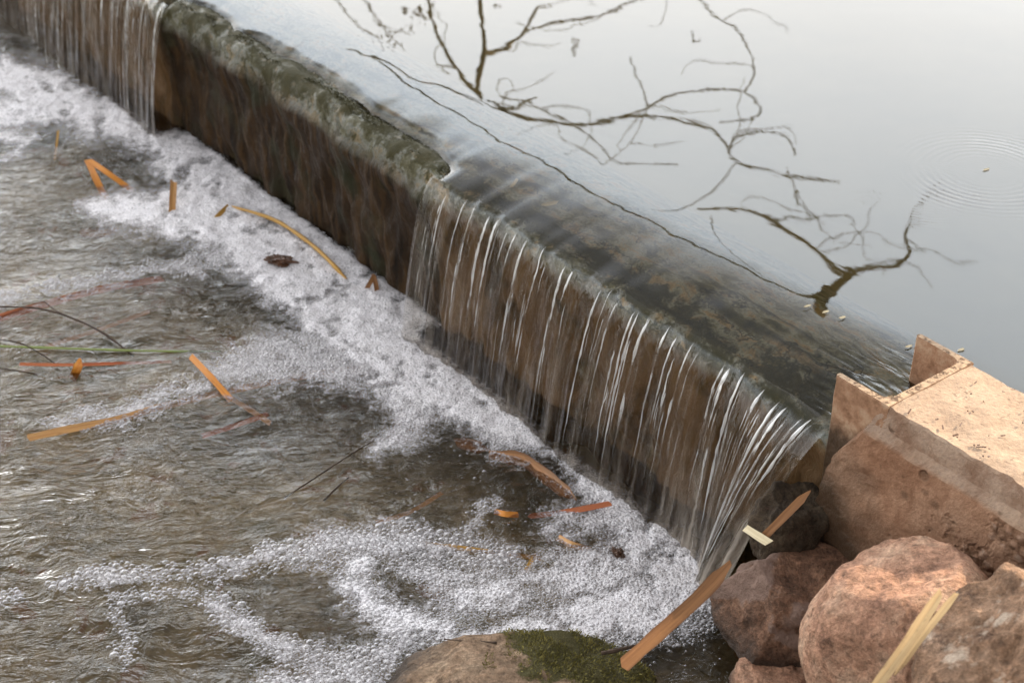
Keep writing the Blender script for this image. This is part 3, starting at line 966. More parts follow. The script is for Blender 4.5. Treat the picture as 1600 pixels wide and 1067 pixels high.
ix = np.floor(q[:, 0] / cell).astype(int); iy = np.floor(q[:, 1] / cell).astype(int)
order = np.argsort(-rb * rng.uniform(.55, 1, len(rb)))
xl, yl, rl = q[:, 0].tolist(), q[:, 1].tolist(), rb.tolist()
ixl, iyl = ix.tolist(), iy.tolist()
for i in order.tolist():
    x, y, rr0 = xl[i], yl[i], rl[i]; hit = False
    a0, b0 = ixl[i], iyl[i]
    for da in (-1, 0, 1):
        for db in (-1, 0, 1):
            for (x2, y2, r2) in hashd.get((a0 + da, b0 + db), ()):
                s_ = (rr0 + r2) * .84
                if (x - x2) ** 2 + (y - y2) ** 2 < s_ * s_: hit = True; break
            if hit: break
        if hit: break
    if not hit:
        hashd.setdefault((a0, b0), []).append((x, y, rr0)); sel.append(i)
sel = np.array(sel)
print('bubbles', len(sel))
q, rb, cv = q[sel], rb[sel], cv[sel]
q[:, 2] = pool_z(q[:, 0], q[:, 1]) + sstep(.4, 1.0, cv) * (.0022 + .0018 * fbm(q[:, 0] * 30, q[:, 1] * 30, o=3, seed=44)) + .0005
SEG = 8
tpl = [(0, 0, 1)]
for el in (58, 27, -12):
    for k in range(SEG):
        th = 2 * math.pi * (k + .5 * (el == 27)) / SEG
        tpl.append((math.cos(rad(el)) * math.cos(th), math.cos(rad(el)) * math.sin(th), math.sin(rad(el))))
tpl = np.array(tpl)
tf = []
for k in range(SEG): tf.append((0, 1 + k, 1 + (k + 1) % SEG))
for ring in (0, 1):
    o0, o1 = 1 + ring * SEG, 1 + (ring + 1) * SEG
    for k in range(SEG):
        k2 = (k + 1) % SEG
        tf += [(o0 + k, o1 + k, o1 + k2), (o0 + k, o1 + k2, o0 + k2)]
tf = np.array(tf)
VB = (q[:, None, :] + tpl[None] * rb[:, None, None] * np.array([1, 1, .55]))
FB = (np.arange(len(q))[:, None, None] * len(tpl) + tf[None]).reshape(-1, 3)
tag(link('bubbles', VB.reshape(-1, 3), FB, M['bubble'], foam), kind='stuff')

# ------------------------------------------------------------------ abutment
abut = empty('abutment', P(.6, -.07, 0), 'sunlit pinkish concrete block with a steel gate slot in its end', 'abutment')


def extrude_profile(u_list, prof, disp, mat, name, parent, cap=True):
    """prof: closed list of (w, z) finely sampled, swept along u"""
    prof = np.asarray(prof, float)
    n = len(prof)
    Ug = np.asarray(u_list)[:, None] + 0 * prof[None, :, 0]
    Wg = prof[None, :, 0] + 0 * Ug; Zg = prof[None, :, 1] + 0 * Ug
    Wg, Zg, Ug = disp(Ug, Wg, Zg)
    V = PA(Ug, Wg, Zg).reshape(-1, 3)
    F = []
    m = len(u_list)
    for i in range(m - 1):
        for j in range(n):
            j2 = (j + 1) % n
            F.append([i * n + j, i * n + j2, (i + 1) * n + j2, (i + 1) * n + j])
    if cap:
        F.append([j for j in range(n)][::-1]); F.append([(m - 1) * n + j for j in range(n)])
    return link(name, V, F, mat, parent)


def sample_poly(pts, step):
    out = []
    for a, b in zip(pts, pts[1:] + pts[:1]):
        a, b = np.array(a), np.array(b); k = max(1, int(np.linalg.norm(b - a) / step))
        for i in range(k): out.append(tuple(a + (b - a) * i / k))
    return out


TOPZ = .463
prof = sample_poly([(-.165, TOPZ - .004), (-.160, TOPZ), (.022, TOPZ), (.0245, TOPZ - .004), (.024, TOPZ - .040), (.036, TOPZ - .056), (.046, .28), (.055, .0), (.06, -.3), (-.20, -.3), (-.165, .2)], .008)


END_PX = [(1272, 845), (1275, 798), (1291, 750), (1308, 707), (1339, 688), (1352, 675), (1366, 648)]
END_Q = np.array([at_w(a_, b_, .034) for a_, b_ in END_PX])
END_U = np.concatenate([[uw_of(END_Q)[0][0]], uw_of(END_Q)[0], [1.055]])
END_Z = np.concatenate([[-.4], END_Q[:, 2], [END_Q[-1, 2] + .012]])


def disp_block(U, W, Z):
    k = .0028 * fbm(U * 16, Z * 16, W * 16, o=4, seed=101) + .0016 * fbm(U * 70, Z * 70, W * 70, o=3, seed=102)
    front = sstep(-.02, .02, W)
    chip = -.004 * sstep(.25, .7, fbm(U * 22, Z * 22, W * 22, o=3, seed=103)) * sstep(.43, .36, Z)
    gouge = -.010 * np.exp(-(((U - .90) / .05) ** 2 + ((Z - .30) / .06) ** 2)) * 2
    edge = np.exp(-((W - .022) / .012) ** 2 - ((Z - TOPZ) / .012) ** 2)
    W = W + front * (k + chip) - edge * .003 * np.clip(fbm(U * 40, U * 0, o=3, seed=108), 0, 1)
    Z = Z + np.where(Z > TOPZ - .01, .0022 * fbm(U * 25, W * 25, o=3, seed=104), 0) - edge * .003 * np.clip(fbm(U * 33, U * 0, o=3, seed=109), 0, 1)
    endf = sstep(.95, 1.0551, U)
    g = np.interp(Z + .004 * fbm(Z * 60, W * 9, o=2, seed=116), END_Z, END_U) - 1.055
    U = U + endf * (g + .003 * fbm(W * 40, Z * 40, o=3, seed=107) * sstep(.45, .42, Z))
    W = W - front * sstep(1.12, 1.2, U) * .006
    return W, Z, U


u_list = np.concatenate([np.linspace(-1.6, .3, 20), np.arange(.31, .98, .008), np.linspace(.981, 1.0551, 30)])
extrude_profile(u_list, prof, disp_block, M['conc'], 'block', abut).data.set_sharp_from_angle(angle=rad(32))
# dry bits lying on the sunlit top
rl = np.random.default_rng(77)
vs, fs = [], []
for k in range(60):
    u_, w_ = rl.uniform(.55, 1.05), rl.uniform(-.155, .018)
    if rl.random() < .45: u_, w_ = rl.normal(.90, .05), rl.normal(-.10, .03)
    if rl.random() < .25: w_ = rl.normal(.005, .008)
    if not (-.158 < w_ < .02 and .5 < u_ < 1.05): continue
    c_ = P(u_, w_, TOPZ + .0032); an = rl.uniform(0, math.pi); L_ = .0012 + .006 * rl.random() ** 2.2; wd_ = rl.uniform(.0004, .0013)
    d1 = np.array([math.cos(an), math.sin(an), rl.normal(0, .12)]); d2 = np.array([-d1[1], d1[0], .2]); b_ = len(vs)
    for q_ in (-1, 1):
        for sgn, ll in ((-1, -1), (-1, 1), (1, 1), (1, -1)): vs.append(c_ + d1 * L_ * ll + d2 * wd_ * sgn + np.array([0, 0, .0007 * q_ + .0012 * (ll < 0) * rl.random()]))
    fs += [[b_, b_ + 1, b_ + 2, b_ + 3], [b_ + 7, b_ + 6, b_ + 5, b_ + 4]] + [[b_ + i, b_ + (i + 1) % 4, b_ + 4 + (i + 1) % 4, b_ + 4 + i] for i in range(4)]
tag(link('litter', np.array(vs), fs, M['deadleaf'], abut, smooth=False), kind='stuff')


# steel C-channel standing in the end of the block, flanges towards the weir
def channel():
    u0, u1 = 1.056, 1.158
    wl, wr_, th_ = .026, -.166, .0105
    pts = []

    def arc(cu, cw, rr, a0, a1, n=6):
        return [(cu + rr * math.cos(rad(a0 + (a1 - a0) * i / n)), cw + rr * math.sin(rad(a0 + (a1 - a0) * i / n))) for i in range(n + 1)]
    # outline in (u, w), anticlockwise
    pts += [(u0, wr_), (u1 - .003, wr_), (u1, wr_ + .003), (u1, wr_ + th_ - .002), (u1 - .003, wr_ + th_)]
    pts += [(u0 + .030, wr_ + th_ + .002)] + arc(u0 + .030, wr_ + th_ + .020, .018, 270, 180)
    pts += arc(u0 + .030, wl - th_ - .020, .018, 180, 90) + [(u1 - .003, wl - th_), (u1, wl - th_ + .002), (u1, wl - .003), (u1 - .003, wl), (u0, wl)]
    zt, n = TOPZ + .0015, len(pts)
    zl_ = np.linspace(.18, zt - .003, 26).tolist() + [zt]
    V, F = [], []
    c = np.mean(pts, 0)
    for i, z in enumerate(zl_):
        for k, (a, b) in enumerate(pts):
            g = .0012 if i == len(zl_) - 1 else 0
            n1 = .0008 * float(vnoise(a * 60, b * 60, z * 40, seed=7))
            V.append(P(a + n1, b + n1 + (g if abs(b - wr_) < .002 else (-g if abs(b - wl) < .002 else 0)), z + (n1 if g else 0)))
    for i in range(len(zl_) - 1):
        for k in range(n):
            k2 = (k + 1) % n
            F.append([i * n + k, i * n + k2, (i + 1) * n + k2, (i + 1) * n + k])
    F.append([(len(zl_) - 1) * n + k for k in range(n)])
    o = link('steel_channel', V, F, M['steel'], abut, smooth=False)
    tag(o, 'rusty steel channel open towards the weir')


channel()

# ------------------------------------------------------------------ rocks
def rock(name, px, py, w, ax, rot, mat, label, seed, planes=(), rough=.06, sub=6, flat=.0, parent=None, cat='rock', z=None):
    """ellipsoid cut by planes, then eroded; centre on the sight line of (px, py) at distance w downstream of the lip"""
    c = at_w(px, py, w) if z is None else at(px, py, z)
    bm = bmesh.new(); bmesh.ops.create_icosphere(bm, subdivisions=sub, radius=1)
    v = np.array([x.co[:] for x in bm.verts]); f = [[x.index for x in q.verts] for q in bm.faces]; bm.free()
    # superellipsoid-ish
    v = np.sign(v) * np.abs(v) ** .86
    for (nx, ny, nz, dd) in planes:
        nn = np.array([nx, ny, nz], float); nn /= np.linalg.norm(nn)
        s = v @ nn
        over = np.maximum(s - dd, 0)
        v = v - (over * .985)[:, None] * nn
    k = fbm(v[:, 0] * 1.7 + seed, v[:, 1] * 1.7, v[:, 2] * 1.7, o=3, seed=seed)
    k2 = fbm(v[:, 0] * 6 + seed, v[:, 1] * 6, v[:, 2] * 6, o=4, seed=seed + 1)
    rdg = 1 - np.abs(vnoise(v[:, 0] * 2.6 + seed, v[:, 1] * 2.6, v[:, 2] * 2.6, seed=seed + 5))
    nrm = v / (np.linalg.norm(v, axis=1, keepdims=True) + 1e-9)
    v = v + nrm * (rough * 1.5 * k + rough * .50 * k2 + rough * .16 * fbm(v[:, 0] * 22, v[:, 1] * 22, v[:, 2] * 22 + seed, o=3, seed=seed + 9) - rough * .5 * rdg ** 6)[:, None]
    v = v * np.array(ax)
    Rm = np.array(Matrix.Rotation(rad(rot[2]), 3, 'Z') @ Matrix.Rotation(rad(rot[1]), 3, 'Y') @ Matrix.Rotation(rad(rot[0]), 3, 'X'))
    v = v @ Rm.T + c
    o = link(name, v, f, mat)
    return tag(o, label, cat), v, c


rock('rock', 1250, 955, .135, (.150, .105, .105), (0, 10, -28), M['rock_dark'], 'dark wet angular rock with a grey vein at the foot of the falls', 21,
     [(0, -.15, 1, .56), (-.75, -.65, .25, .60), (.45, -.9, .25, .58), (.9, .1, .5, .7), (-.9, .3, .3, .72), (-.2, -.8, .75, .66)], .045)
rock('boulder', 1412, 1012, .195, (.138, .125, .150), (0, -6, 35), M['rock_pink'], 'rounded pink boulder between the dark rock and the biggest boulder', 34,
     [(.1, .3, 1, .84), (-.9, -.2, .2, .90), (.2, -1, .15, .92)], .032)
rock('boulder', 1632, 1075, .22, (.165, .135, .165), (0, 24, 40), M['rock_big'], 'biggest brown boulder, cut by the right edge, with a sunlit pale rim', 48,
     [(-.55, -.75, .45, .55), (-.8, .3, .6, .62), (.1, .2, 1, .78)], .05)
_, mrv, mrc = rock('rock', 806, 1097, 0, (.212, .125, .088), (0, 4, 8), M['rock_moss'], 'low tan rock with green moss on its right shoulder, at the bottom edge', 57,
     [(-.1, .1, 1, .74), (-.8, .2, .5, .78), (.5, .1, .85, .75)], .05, z=.0)
rock('stone', 1205, 1075, .22, (.062, .06, .055), (0, 0, 10), M['rock_pink'], 'small pink stone low between the dark rock and the pink boulder', 63, [(0, 0, 1, .7)], .06, 5)
rock('stone', 1235, 822, .075, (.060, .050, .075), (0, 10, 20), M['rock_wet_shade'], 'wet stone guessed behind the dark rock beside the abutment, blackened as deep shadow', 71, [(0, -.3, 1, .7)], .08, 5)
# moss on the low rock
mo = bpy.data.objects['rock.001']
cand = mrv[(mrv[:, 2] > mrc[2] + .01)]
mf_ = np.array([fbm(p[0] * 13, p[1] * 13, o=3, seed=12) + (p[0] - at(800, 1030, .10)[0]) * 7 + (p[1] - at(800, 1040, .10)[1]) * 3 for p in cand])
cand = cand[mf_ > .05]


def rock_sample(r):
    p = cand[r.integers(len(cand))] + r.normal(0, .002, 3)
    nn = (p - mrc) / np.array([.21, .14, .11]) ** 2; nn /= np.linalg.norm(nn)
    return p, nn


v, f = moss_tufts(7500, rock_sample, .0050, 8)
link('moss', v, f, M['moss_bright'], mo)


# ------------------------------------------------------------------ reeds, twigs and leaves
def blade(name, pts, width, mat, label, cat='reed', group=None, fold=.25, parent=None, up=None, tip=(1, 1), n=None, thick=.0006, seed=0):
    """flat plant blade with a shallow V section; pts = (px, py, z) ; width in metres"""
    w3 = np.array([at(a, b, z) for a, b, z in pts])
    n = n or max(6, 5 * len(pts))
    c = spline(w3, n)
    t = np.gradient(c, axis=0); t /= np.linalg.norm(t, axis=1, keepdims=True)
    view = (CAM - c.mean(0)); view /= np.linalg.norm(view)
    ref = view if up is None else np.asarray(up, float)
    ref = ref + np.array([.12, .1, .2])
    V, A, F = [], [], []
    s = np.linspace(0, 1, n)
    L = np.concatenate([[0], np.cumsum(np.linalg.norm(np.diff(c, axis=0), axis=1))])
    for i in range(n):
        b = np.cross(t[i], ref); b /= np.linalg.norm(b)
        nn = np.cross(b, t[i])
        wd = width * .5 * (tip[0] + (1 - tip[0]) * min(1, s[i] / .12)) * (tip[1] + (1 - tip[1]) * min(1, (1 - s[i]) / .12))
        wd *= 1 + .10 * float(vnoise(L[i] * 40, seed + .3, seed=seed))
        for (k, h) in ((-1, fold), (0, 0), (1, fold)):
            V.append(c[i] + b * wd * k + nn * h * wd * .5 + nn * thick); A.append((L[i] + seed, k * wd, 0))
        for (k, h) in ((1, fold), (0, 0), (-1, fold)):
            V.append(c[i] + b * wd * k + nn * h * wd * .5 - nn * thick); A.append((L[i] + seed, k * wd, 0))
    rj = np.random.default_rng(seed + 400)
    for e_, i_ in ((-1, 0), (1, n - 1)):          # torn ends
        j_ = rj.uniform(-.1, .7, 3) * width
        for k, q_ in zip(range(6), (0, 1, 2, 2, 1, 0)): V[i_ * 6 + k] = V[i_ * 6 + k] + t[i_] * e_ * j_[q_]
    for i in range(n - 1):
        for k in range(6):
            k2 = (k + 1) % 6
            F.append([i * 6 + k, i * 6 + k2, (i + 1) * 6 + k2, (i + 1) * 6 + k])
    F.append([0, 5, 4, 3, 2, 1]); F.append([(n - 1) * 6 + k for k in range(6)])
    o = link(name, np.array(V), F, mat, parent, smooth=False)
    a = o.data.attributes.new('blade', 'FLOAT_VECTOR', 'POINT'); a.data.foreach_set('vector', np.array(A, np.float32).ravel())
    if parent is None: tag(o, label, cat, group)
    return o


def clump(name, px, py, ax, rot, label, seed):
    """a sodden leaf crumpled into a ragged lump"""
    bm = bmesh.new(); bmesh.ops.create_icosphere(bm, subdivisions=4, radius=1)
    v = np.array([x.co[:] for x in bm.verts]); f = [[x.index for x in q.verts] for q in bm.faces]; bm.free()
    k = fbm(v[:, 0] * 1.8 + seed, v[:, 1] * 1.8, v[:, 2] * 1.8, o=5, seed=seed, gain=.62)
    v = v * (1 + .55 * k)[:, None] * np.array(ax)
    R_m = np.array(Matrix.Rotation(rad(rot), 3, 'Z'))
    o = link(name, v @ R_m.T + at(px, py, .006), f, M['deadleaf'], None, smooth=False)
    return tag(o, label, 'leaf')


def stick(name, pts, r0, r1, mat, label, cat='twig', parent=None, seg=6, n=None):
    c = spline(np.array([at(a, b, z) for a, b, z in pts]), n or 5 * len(pts))
    k = np.linspace(0, 1, len(c))
    kn = 1 + .25 * vnoise(k * 17, 0 * k + r0 * 1e4, seed=3)
    v, f = tube(c, (r0 + (r1 - r0) * k) * kn, seg)
    o = link(name, v, f, mat, parent)
    if parent is None: tag(o, label, cat)
    return o


# bent reed standing in the foam
e = empty('folded_reed', at(165, 300, 0), 'orange reed folded into an upturned V, standing in the foam', 'reed')
blade('blade', [(166, 312, -.02), (150, 280, .012), (138, 254, .03)], .017, M['orange'], '', parent=e, seed=1)
blade('blade', [(141, 252, .032), (170, 272, .02), (205, 297, -.01)], .014, M['orange'], '', parent=e, seed=2)
blade('reed_stub', [(269, 355, -.03), (269, 325, .008), (271, 288, .04)], .0175, M['tan'], 'upright tan and orange reed stub in the thick foam', 'reed', fold=.9, seed=3)
blade('dry_reed', [(328, 352, -.012), (340, 338, .004), (356, 322, .008)], .010, M['yellow'], 'short yellow blade in the foam at the end of the curved stem', 'reed', seed=4)
stick('curved_stem', [(350, 321, .0), (392, 331, .012), (437, 348, .016), (488, 383, .016), (522, 415, .012), (546, 442, -.004)], .0042, .0046, M['yellow'], 'long yellow-brown stem arching across the foam near the wall', 'reed stem', seg=7)
e = empty('split_reed', at(575, 460, 0), 'split brown reed stub poking from the foam at the foot of the mossy wall', 'reed')
blade('blade', [(566, 464, -.01), (576, 446, .012), (584, 432, .024)], .010, M['brown'], '', parent=e, seed=5)
blade('blade', [(584, 432, .024), (588, 448, .012), (590, 470, -.01)], .010, M['brown'], '', parent=e, seed=6)
clump('leaf', 437, 407, (.028, .015, .011), -12, 'dark brown crumpled leaf lying on the foam', 91)
blade('dry_reed', [(360, 624, -.004), (330, 590, .012), (299, 558, .018)], .013, M['orange'], 'bright orange blade slanting up from the pool beside the long submerged reed', 'reed', seed=8)
blade('long_reed', [(45, 684, .010), (100, 672, .008), (180, 656, .002), (250, 636, -.004), (340, 615, -.006), (450, 592, -.006), (570, 574, -.005)], .014, M['tan'], 'long tan reed lying under the water, orange end out of the bubbles', 'reed', n=40, seed=9)
blade('red_reed', [(33, 569, .006), (100, 570, .004), (180, 568, .0), (266, 565, -.010)], .0065, M['red'], 'thin red reed lying flat under the green stem', 'reed', seed=10)
blade('reed_stub', [(114, 590, -.02), (120, 577, .012), (124, 566, .020)], .017, M['orange'], 'tiny orange stub rising through the red reed', 'reed', tip=(1, .4), seed=11)
stick('green_stem', [(-30, 540, .004), (60, 543, .004), (180, 547, .003), (270, 549, .0), (345, 549, -.012)], .0026, .0026, M['green'], 'long straight green stem floating on the pool', 'stem')
blade('submerged_reed', [(-20, 502, -.004), (80, 473, -.006), (160, 452, -.006), (250, 436, -.010)], .016, M['red'], 'faint red reed under the water below a line of bubbles', 'reed', n=24, seed=12)
blade('submerged_reed', [(72, 541, -.008), (140, 520, -.008), (230, 488, -.012)], .009, M['tan'], 'faint tan reed under the water crossed by the forked twig', 'reed', seed=13)
blade('submerged_reed', [(360, 622, -.010), (390, 640, -.016), (420, 660, -.022)], .010, M['tan'], 'short drowned tan blade trailing below the bright orange blade', 'reed', seed=14)
blade('submerged_reed', [(320, 680, -.02), (370, 664, -.018), (415, 648, -.02)], .010, M['red'], 'short drowned red blade under the long tan reed', 'reed', seed=15)
blade('submerged_reed', [(85, 250, -.02), (88, 228, .0), (91, 205, .012)], .006, M['yellow'], 'small yellow spike at the upper left of the pool', 'reed', seed=16)
e = empty('forked_twig', at(140, 505, 0), 'dark forked twig lying over the green stem', 'twig')
stick('stem', [(-10, 479, .004), (60, 482, .006), (120, 500, .008), (165, 523, .008), (208, 556, -.004)], .0018, .0025, M['twig'], '', parent=e)
stick('side_shoot', [(68, 470, .004), (90, 487, .008), (128, 503, .009)], .0010, .0016, M['twig'], '', parent=e)
stick('twig', [(-20, 528, .004), (30, 536, .006), (62, 552, .006), (92, 572, -.002)], .0013, .0013, M['twig'], 'thin dark twig crossing the red reed at the left edge', 'twig')
stick('twig', [(-20, 572, .004), (30, 580, .004), (70, 587, -.004)], .0014, .0012, M['twig'], 'thin dark twig just below the red reed at the left edge', 'twig')
stick('twig', [(444, 778, -.004), (490, 748, .006), (545, 712, .006), (604, 676, -.004)], .0015, .0009, M['twig'], 'long thin brown twig lying out in the open pool', 'twig')
stick('twig', [(506, 782, -.004), (524, 764, .006), (544, 746, .004)], .0022, .0014, M['twig'], 'short brown twig beside the long thin one in the open pool', 'twig')
blade('wide_reed', [(776, 712, -.006), (815, 718, -.003), (845, 738, -.004), (872, 760, -.001), (896, 778, -.002)], .026, M['sodden'], 'wide creased orange leaf blade awash in front of the falls', 'reed', tip=(.6, .2), fold=.05, seed=17)
blade('red_reed', [(830, 806, -.014), (880, 800, -.003), (915, 794, .006), (950, 787, .012)], .010, M['red'], 'red reed stub sticking out of the foam before the falls', 'reed', seed=18)
blade('reed_fragment', [(776, 800, .0), (790, 803, .004), (808, 804, .0)], .010, M['orange'], 'orange fragment floating left of the red reed stub', 'reed', seed=19)
blade('yellow_reed', [(660, 850, -.002), (720, 856, .002), (780, 864, -.002), (842, 872, -.006)], .0085, M['yellow'], 'yellow blade awash in the thin foam', 'reed', seed=20)
blade('reed_fragment', [(872, 840, -.004), (892, 850, .002), (918, 858, -.004)], .012, M['tan'], 'pale tan fragment drowned in the thin foam by the red reed', 'reed', seed=21)
blade('reed_fragment', [(815, 905, -.004), (828, 880, .002), (838, 866, -.004)], .008, M['yellow'], 'small yellow fragment crossing the end of the yellow blade', 'reed', seed=22)
clump('leaf', 965, 862, (.009, .012, .006), 30, 'small dark leaf on the foam below the falls', 93)
blade('sunken_leaf', [(715, 690, -.012), (735, 696, -.008), (756, 702, -.012)], .024, M['brown'], 'brown leaf sunk in the pool left of the wide orange blade', 'leaf', tip=(.3, .3), seed=24)
blade('sunken_leaf', [(125, 362, -.02), (150, 365, -.012), (180, 360, -.02)], .026, M['brown'], 'brown leaf sunk in the pool left of the thick foam', 'leaf', tip=(.3, .3), seed=25)
blade('submerged_reed', [(690, 770, -.03), (640, 800, -.028), (590, 815, -.03)], .008, M['tan'], 'faint drowned straw in the middle of the pool', 'reed', seed=26)


def at3(px, py, dist):
    d = ray(px, py)
    return CAM + d * dist


def blade3(name, pts3, width, mat, label, **kw):
    """as blade, from pixels with explicit distance"""
    global at
    keep_at = at
    at = lambda a, b, c: at3(a, b, c)
    try: o = blade(name, pts3, width, mat, label, **kw)
    finally: at = keep_at
    return o


blade3('foreground_reed', [(982, 1032, 2.03), (1040, 980, 2.05), (1095, 930, 2.06), (1137, 884, 2.06)], .0195, M['brown'], 'big brown reed leaning on the mossy rock, nearest the camera', tip=(1, .35), fold=.5, seed=27)
blade3('dry_reed', [(1190, 842, 2.20), (1226, 806, 2.19), (1262, 770, 2.18)], .0125, M['brown'], 'slim brown blade leaning against the abutment behind the dark rock', tip=(1, .3), seed=28)
blade3('reed_chip', [(1168, 827, 2.195), (1182, 836, 2.19), (1198, 846, 2.185)], .012, M['pale'], 'pale broken reed chip on top of the dark rock', seed=29)
e = empty('split_straw', at3(1420, 1000, 1.9), 'split pale straw lying over the pink boulder', 'reed')
blade3('blade', [(1360, 1085, 1.785), (1415, 1008, 1.80), (1468, 928, 1.83)], .0135, M['straw'], '', parent=e, tip=(1, .5), fold=.6, seed=30)
blade3('blade', [(1400, 1050, 1.795), (1448, 985, 1.81), (1492, 930, 1.83)], .008, M['straw'], '', parent=e, tip=(.3, .6), fold=.4, seed=31)
stick('twig', [(940, 1020, .06), (965, 1015, .06), (996, 1008, .05)], .0035, .0030, M['twig'], 'short brown twig between the mossy rock and the big reed', 'twig')
stick('twig', [(694, 998, .045), (730, 1001, .058), (776, 1004, .06)], .0010, .0020, M['twig'], 'thin reddish twig lying along the top of the mossy rock', 'twig')
# scraps lying on the crest
blade('crest_scrap', [(798, 292, .366), (804, 286, .368), (808, 280, .366)], .006, M['pale'], 'tiny curled pale scrap on the wet crest', 'leaf', tip=(.5, .5), seed=32)
blade('crest_scrap', [(848, 320, .366), (858, 319, .369), (870, 316, .367)], .007, M['pale'], 'tan scrap snagged on the wet crest right of the curled pale one', 'leaf', tip=(.5, .5), seed=33)

for k, (a_, b_) in enumerate(((1290, 487), (1316, 496), (1420, 541), (1541, 265), (1502, 546), (1262, 478), (1390, 620))):
    blade('floating_speck', [(a_ - 4, b_ + 1, HP + .0015), (a_, b_, HP + .002), (a_ + 4, b_ - 1, HP + .0015)], .0035, M['pale'], 'tiny pale speck floating on the still pond', 'speck', 'specks floating on the pond', tip=(.4, .4), seed=60 + k)

# ------------------------------------------------------------------ the bare tree over the pond, seen in its reflection
def pond_normal(p):
    u, w = uw_of(p); h = .004
    zu = (float(water_z(np.array(u + h), np.array(w))) - float(water_z(np.array(u - h), np.array(w)))) / (2 * h)
    zw = (float(water_z(np.array(u), np.array(w + h))) - float(water_z(np.array(u), np.array(w - h)))) / (2 * h)
    n = np.array([0, 0, 1.0]) - zu * D2 - zw * N2
    return n / np.linalg.norm(n)


def mirror(px, py, L):
    """a point of the tree whose reflection is seen at (px, py)"""
    z = HP
    for _ in range(6):
        p = at(px, py, z); u, w = uw_of(p)
        s = min(max((w + WB) / WB, 0), 1.2); z = HP - WD * s ** 2
    d = ray(px, py); s = min(max((w + WB) / WB, 0), 1.2)
    n = np.array([0, 0, 1.0]) + (2 * WD * s / WB) * N2
    n /= np.linalg.norm(n)
    r_ = d - 2 * (d @ n) * n
    return p + r_ * L


# (points px, start width px, end width px, extra distance)
BR = [
    ([(740, -120), (748, -50), (750, 0), (754, 40), (757, 78), (752, 100), (745, 128), (750, 152)], 7, 11, .0),
    ([(757, 86), (785, 78), (812, 60), (828, 36), (840, 12)], 9, 6, .1),
    ([(822, 50), (870, 36), (940, 22), (1000, 2), (1080, -30)], 5, 3, .15),
    ([(752, 155), (720, 118), (697, 78), (682, 52), (673, 20), (664, -50)], 9, 5, .1),
    ([(714, 108), (700, 104), (692, 107), (703, 118)], 4, 3, .1),
    ([(760, 160), (785, 168), (808, 168), (838, 154)], 6, 5, .0),
    ([(700, 137), (752, 160), (800, 178), (850, 188), (905, 193), (955, 190), (1000, 185), (1050, 188), (1088, 192), (1112, 202), (1130, 222), (1142, 242), (1162, 256), (1200, 264), (1242, 276), (1310, 284)], 9, 4, .0),
    ([(955, 190), (1000, 176), (1030, 160), (1068, 147), (1120, 140), (1162, 144), (1186, 166), (1178, 182), (1125, 190)], 6, 3, .1),
    ([(1164, 145), (1178, 112), (1162, 62), (1130, 32), (1096, 4), (1070, -40)], 4, 3, .2),
    ([(755, 165), (700, 138), (650, 123), (605, 98), (572, 87), (540, 80)], 9, 10, .0),
    ([(785, 152), (845, 170), (900, 196), (942, 232), (968, 254), (1060, 256)], 4, 3, .1),
    ([(1140, 236), (1150, 217), (1182, 208), (1226, 214), (1242, 242)], 5, 3, .1),
    ([(1228, 262), (1244, 292), (1266, 332), (1290, 350)], 3, 2, .1),
    ([(1090, 330), (1130, 326), (1170, 330), (1205, 344), (1242, 366), (1272, 392), (1302, 420), (1326, 426)], 6, 9, .0),
    ([(1205, 345), (1232, 342), (1268, 346)], 4, 3, .0),
    ([(1326, 426), (1362, 418), (1402, 412), (1420, 396), (1413, 372), (1424, 342), (1442, 322)], 9, 4, .0),
    ([(1330, 424), (1302, 448), (1272, 466), (1255, 464), (1205, 442), (1105, 392), (1003, 342), (903, 288), (803, 228), (703, 170), (630, 124), (590, 95)], 17, 12, .0),
    ([(1296, 452), (1282, 472), (1275, 494)], 30, 24, .0),
    ([(1110, 340), (1120, 370), (1150, 400), (1200, 440)], 3, 3, .1),
    ([(520, 0), (560, 40), (590, 60), (600, 80)], 3, 2, .3),
    ([(560, -10), (585, 25), (615, 60), (632, 80)], 3, 2, .3),
    ([(985, 90), (1000, 130), (1012, 168)], 3, 3, .2),
    ([(1012, 172), (985, 225), (940, 260)], 2, 2, .2),
    ([(1150, 255), (1110, 300), (1060, 330), (1020, 330)], 3, 2, .2),
]
tree = empty('bare_tree', (.6, 9.2, .6), 'leafless spreading tree whose branches mirror in the pond above the weir', 'tree')
LB = 3.0
for k, (pts, a, b, ex) in enumerate(BR):
    p2 = spline(np.array(pts, float), 5 * len(pts))
    wv = 1.3
    c = np.array([mirror(x + wv * float(vnoise(i * .7, k * 3.3, seed=1)), y + wv * float(vnoise(i * .7, k * 3.3 + 9, seed=2)), LB + ex + .05 * float(vnoise(i * .3, k * 5.1, seed=4))) for i, (x, y) in enumerate(p2)])
    dist = np.linalg.norm(np.array([at(x, y, HP) for x, y in p2]) - CAM, axis=1) + LB
    s = np.linspace(0, 1, len(c))
    rr0 = (a + (b - a) * s) * .5 * dist / FPX * .76
    rr0 *= 1 + .22 * vnoise(s * 19, 0 * s + k, seed=31)
    v, f = tube(c, rr0, 7)
    link('branch', v, f, M['bark'], tree)
